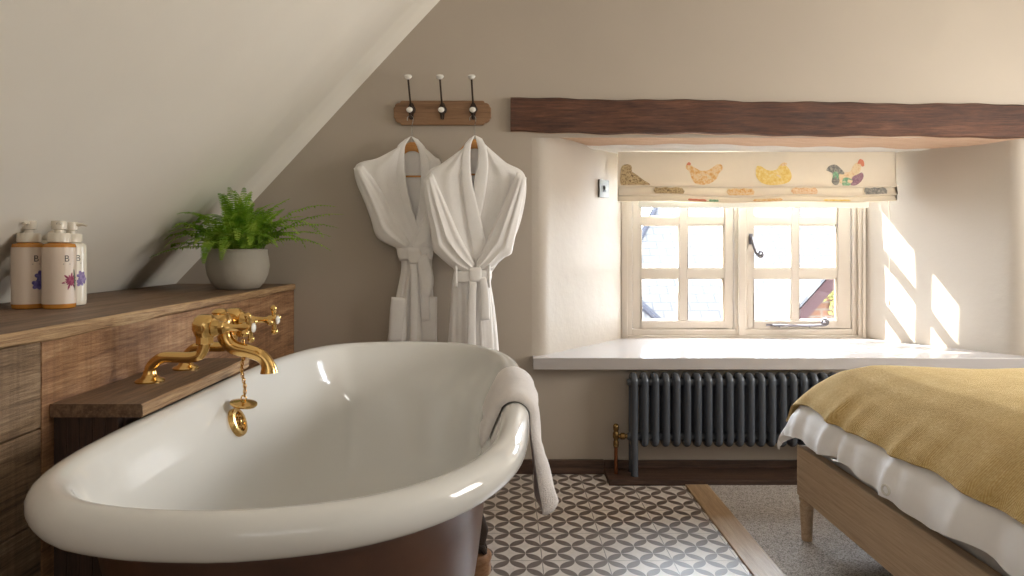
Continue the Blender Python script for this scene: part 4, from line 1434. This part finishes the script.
# ------------------------------------------------------------------ radiator
PXr = .0499
rad = thing('column_radiator', 'dark grey column radiator under the window board', 'radiator', (1.1, 3.245, .025))
NSEC = 20
rx0 = at(634.5, 0, 3.21)[0]
yf, yb = 3.208, 3.272
for i in range(NSEC):
    cx_ = rx0 + i * PXr
    b = MB()
    for yy in (yf, yb):
        b.tube([(cx_, yy, .190), (cx_, yy, .30), (cx_, yy, .470)], .0165, 14, caps=False)
    # rounded ends joining the columns
    for zc, sg in ((.470, 1), (.190, -1)):
        pth = [(cx_, yf, zc)] + [(cx_, yf + .032 - .032 * math.cos(a), zc + sg * .020 * math.sin(a)) for a in np.linspace(.2, PI - .2, 9)] + [(cx_, yb, zc)]
        b.tube(pth, .0165, 14, caps=False)
        b.lathe([(.001, -.0170), (.018, -.0165), (.022, -.010), (.022, .010), (.018, .0165), (.001, .0170)], (cx_, (yf + yb) / 2, zc - sg * .012), (1, 0, 0), 18, caps=False)
        b.ball((cx_, yf, zc), .0168, 12, (1, 1, 1.25))
    b.build('radiator_column', M['radiator'], rad, angle=60)
b = MB()
for zc in (.458, .202):
    b.tube([(rx0 - .030, 3.24, zc), (rx0 - .022, 3.24, zc), (rx0, 3.24, zc), (rx0 + PXr * (NSEC - 1), 3.24, zc), (rx0 + PXr * (NSEC - 1) + .03, 3.24, zc)], [.013, .019, .019, .019, .013], 16)
b.build('header_pipe', M['radiator'], rad)
for cx_ in (rx0, rx0 + PXr * (NSEC - 1)):
    b = MB()
    for yy in (yf, yb):
        b.tube([(cx_, yy, .025), (cx_, yy, .04), (cx_, yy, .19)], [.0175, .0165, .0165], 14)
    b.box(cx_ - .006, cx_ + .006, yf, yb, .10, .14)
    b.build('leg', M['radiator'], rad)
vx, vy = at(616, 0, 3.24)[0], 3.24
b = MB()
b.lathe([(.010, .150), (.013, .156), (.013, .176), (.010, .182), (.010, .190), (.015, .196), (.015, .218), (.011, .224), (.011, .230), (.013, .234), (.014, .252), (.009, .260), (.003, .262)], (vx, vy, .0), seg=20)
b.tube([(vx, vy, .203), (vx + .018, vy, .203), (vx + .024, vy, .203), (vx + .040, vy, .203), (vx + .044, vy, .203), (rx0 - .028, vy, .203)], [.010, .010, .016, .016, .011, .011], 14)
vl = b.build('valve', M['old_brass'], rad)
b = MB()
b.tube([(vx, vy, .0255), (vx, vy, .09), (vx, vy, .152)], .0085, 12)
b.build('copper_pipe', M['copper'], vl)

# ------------------------------------------------------------------ bed
bed = thing('bed', 'low limed oak bed frame with a plain panel and turned leg', 'bed', (2.1, 1.8, 0))
BX, BF, BN = 1.100, 2.585, 1.02
b = MB()
b.box(BX, BX + .035, BN, BF, .165, .352)
b.build('end_panel', M['bed_wood'], bed, smooth=False, bevel=.004)
b = MB()
b.box(BX + .036, 3.1, BF - .034, BF - .002, .175, .34)
b.build('side_rail', M['bed_wood'], bed, smooth=False, bevel=.004)
b = MB()
b.box(BX + .036, 3.1, BN + .002, BN + .034, .175, .34)
b.build('side_rail', M['bed_wood'], bed, smooth=False, bevel=.004)
b = MB()
for k in range(12):
    xx = BX + .12 + k * .155
    b.box(xx, xx + .08, BN + .035, BF - .035, .20, .218)
b.build('slats', M['bed_wood'], bed, smooth=False)
for (lx, ly_) in ((BX + .026, BF - .028), (BX + .026, BN + .028), (3.06, BF - .03), (3.06, BN + .03)):
    b = MB()
    b.lathe([(.0185, .004), (.019, .008), (.024, .12), (.0255, .138), (.022, .143), (.022, .148), (.027, .152), (.027, .1645)], (lx, ly_, 0), seg=24)
    b.build('leg', M['bed_wood'], bed)
b = MB()
b.box(BX + .05, 3.08, BN + .04, BF - .04, .22, .52)
o = b.build('mattress', M['mattress'], None, smooth=True, bevel=.05)
tag(o, 'white mattress inside the oak bed frame under the duvet', 'mattress')

x0b, y1b, y0b = 1.372, 2.325, 1.25
ARC = np.array([(0, 0), (.08, .010), (.15, .038), (.21, .080), (.26, .126), (.295, .176), (.312, .222), (.316, .262), (.316, .302), (.315, .34)])
AL = np.concatenate([[0], np.cumsum(np.linalg.norm(np.diff(ARC, axis=0), axis=1))])


def prof_hg(a, off):
    h, g_ = float(np.interp(a, AL, ARC[:, 0])), float(np.interp(a, AL, ARC[:, 1]))
    k = max(0.0, min(1.0, a / .4))
    return h + off * math.sin(k * PI / 2), g_ - off * math.cos(k * PI / 2)


def drape(u, v, ztop, off, waves=1.0):
    """flat cloth coordinates -> position on the plump bed (edges at x0b, y1b and the near side y0b)"""
    a, bb, cc = max(0.0, x0b - u), max(0.0, v - y1b), max(0.0, y0b - v)
    ha, ga = prof_hg(a, off) if a > 0 else (0, -off)
    hb, gb = prof_hg(bb, off) if bb > 0 else (0, -off)
    hc, gc = prof_hg(cc, off) if cc > 0 else (0, -off)
    g_ = ((ga + off) ** 2.6 + (gb + off) ** 2.6 + (gc + off) ** 2.6) ** (1 / 2.6) - off
    x_ = min(u, x0b) if a == 0 else x0b
    x_ = (u if a == 0 else x0b) - ha
    y_ = v if (bb == 0 and cc == 0) else (y1b + hb if bb > 0 else y0b - hc)
    z_ = ztop - g_
    hang = max(0, min(1, (a - .18) / .2))
    hangb = max(0, min(1, (bb - .18) / .2))
    w_ = waves * (.005 * math.sin(11 * v + .6) + .005 * math.sin(27 * v + 1.9) + .003 * math.sin(53 * v))
    w_ += waves * (.016 * math.exp(-((v - 2.27) / .022) ** 2) + .012 * math.exp(-((v - 2.16) / .03) ** 2) + .016 * math.exp(-((v - 1.90) / .026) ** 2) + .012 * math.exp(-((v - 1.62) / .03) ** 2))
    x_ -= hang * w_
    y_ += hangb * waves * .010 * math.sin(15 * u)
    # soft humps on top
    z_ += .008 * math.sin(4.1 * u + 1.2 * v) * (1 - hang) + .006 * math.sin(7 * v - 3 * u) * (1 - hang) + .014 * math.exp(-((u - 1.86) ** 2) / .02) * math.exp(-((v - 2.25) ** 2) / .1)
    return (x_, y_, z_)


def cloth_shell(name, U, V, ztop, off, thick, mat, waves, hem=None):
    top, bot, uvs = [], [], []
    for u in U:
        rt = []
        for v in V:
            uu = u
            if hem is not None and u == U[0]:
                uu = u + hem(v)
            rt.append(drape(uu, v, ztop, off, waves))
        top.append(rt)
    T_ = np.array(top)
    du = np.gradient(T_, axis=0)
    dv_ = np.gradient(T_, axis=1)
    nr = np.cross(du, dv_)
    nr /= np.linalg.norm(nr, axis=2)[:, :, None] + 1e-12
    nr *= np.sign(nr[-3, nr.shape[1] // 2, 2])
    B_ = T_ - nr * thick
    b = MB()
    b.grid(T_).grid(B_, flip=True).grid([T_[0], B_[0]]).grid([T_[-1], B_[-1]]).grid([T_[:, 0], B_[:, 0]]).grid([T_[:, -1], B_[:, -1]])
    o = b.build(name, mat, None, angle=75)
    return o


U = np.concatenate([np.linspace(x0b - .440, x0b, 34), np.linspace(x0b + .02, 3.0, 40)])
V = np.concatenate([np.linspace(y0b - .46, y0b, 18), np.linspace(y0b + .02, y1b - .01, 60), np.linspace(y1b, y1b + .47, 30)])
o = cloth_shell('duvet', U, V, .664, 0.0, .018, M['duvet'], 1.0, lambda v: .008 * math.sin(9 * v + 1) + .006 * math.sin(21 * v))
b = MB()
b.torus((1.036, 1.864, .437), .013, .0032, (1, .25, 0), 20, 8)
b.build('button_loop', M['porcelain'], o)
tag(o, 'white duvet hanging over the end of the oak bed', 'duvet')
U2 = np.concatenate([np.linspace(x0b - .330, x0b, 34), np.linspace(x0b + .012, 1.87, 36)])
V2 = np.concatenate([np.linspace(y0b - .36, y0b, 18), np.linspace(y0b + .02, y1b - .01, 90), np.linspace(y1b, y1b + .40, 30)])
o = cloth_shell('throw', U2, V2, .672, .014, .009, M['throw'], 1.0, lambda v: .004 * math.sin(8 * v) + .003 * math.sin(19 * v))
uv = o.data.uv_layers.new(name='UVMap')
for lp in o.data.loops:
    p_ = o.data.vertices[lp.vertex_index].co
    uv.data[lp.index].uv = (p_.x - p_.z, p_.y)
tag(o, 'mustard herringbone wool throw spread across the bed', 'blanket')

# ================================================================== LIGHT
sd = Vector((1.8, -1.0, -1.52)).normalized()
sun = bpy.data.lights.new('sun', 'SUN')
sun.energy = 20.0
sun.angle = math.radians(.6)
sun.color = (1.0, .95, .88)
so = bpy.data.objects.new('sun', sun)
so.rotation_euler = sd.to_track_quat('-Z', 'Y').to_euler()
so.location = (-6, 8, 6)
COL.objects.link(so)

W = bpy.data.worlds.new('sky')
bpy.context.scene.world = W
W.use_nodes = True
bg = W.node_tree.nodes['Background']
bg.inputs['Color'].default_value = (.80, .89, 1.0, 1)
bg.inputs['Strength'].default_value = 22.0

# added fill lamp standing in for daylight at the guessed rear window
ar = bpy.data.lights.new('rear_fill_lamp', 'AREA')
ar.shape = 'RECTANGLE'
ar.size, ar.size_y = RW[1] - RW[0] - .1, RW[3] - RW[2] - .1
ar.energy = 3.0
ar.color = (.93, .96, 1.0)
ao = bpy.data.objects.new('rear_fill_lamp', ar)
ao.location = ((RW[0] + RW[1]) / 2, -1.70, (RW[2] + RW[3]) / 2)
ao.rotation_euler = (math.radians(90), 0, 0)       # faces +Y, into the room
COL.objects.link(ao)
# fill lamp added before the closed right-wall opening, in place of daylight
al = bpy.data.lights.new('side_fill_lamp', 'AREA')
al.shape = 'RECTANGLE'
al.size, al.size_y = SW[3] - SW[2] - .1, SW[1] - SW[0] - .1
al.energy = 36
al.color = (1.0, .97, .92)
ao = bpy.data.objects.new('side_fill_lamp', al)
ao.location = (3.405, (SW[0] + SW[1]) / 2, (SW[2] + SW[3]) / 2)
ao.rotation_euler = (0, math.radians(90), 0)      # faces -X, into the room
COL.objects.link(ao)
# sampling portal at the main window
pl_ = bpy.data.lights.new('window_portal', 'AREA')
pl_.shape = 'RECTANGLE'
pl_.size, pl_.size_y = 1.40, 1.1
pl_.cycles.is_portal = True
po = bpy.data.objects.new('window_portal', pl_)
po.location = (1.38, WY + .75, 1.10)
po.rotation_euler = (math.radians(-90), 0, 0)      # faces -Y
COL.objects.link(po)

# ================================================================== CAMERA
cam = bpy.data.cameras.new('camera')
cam.sensor_width = 36.0
cam.lens = F / 1024 * 36.0
cam.shift_x = (512 - CX) / 1024
cam.shift_y = -(288 - CY) / 1024
cam.clip_start = .02
co = bpy.data.objects.new('camera', cam)
co.location = (0, 0, H)
co.rotation_euler = (math.radians(90), 0, 0)
COL.objects.link(co)
sc = bpy.context.scene
sc.camera = co
sc.view_settings.view_transform = 'Standard'
sc.view_settings.look = 'None'
sc.view_settings.gamma = 1.0
sc.view_settings.exposure = 0.84
try:
    sc.view_settings.use_curve_mapping = False
except Exception:
    pass
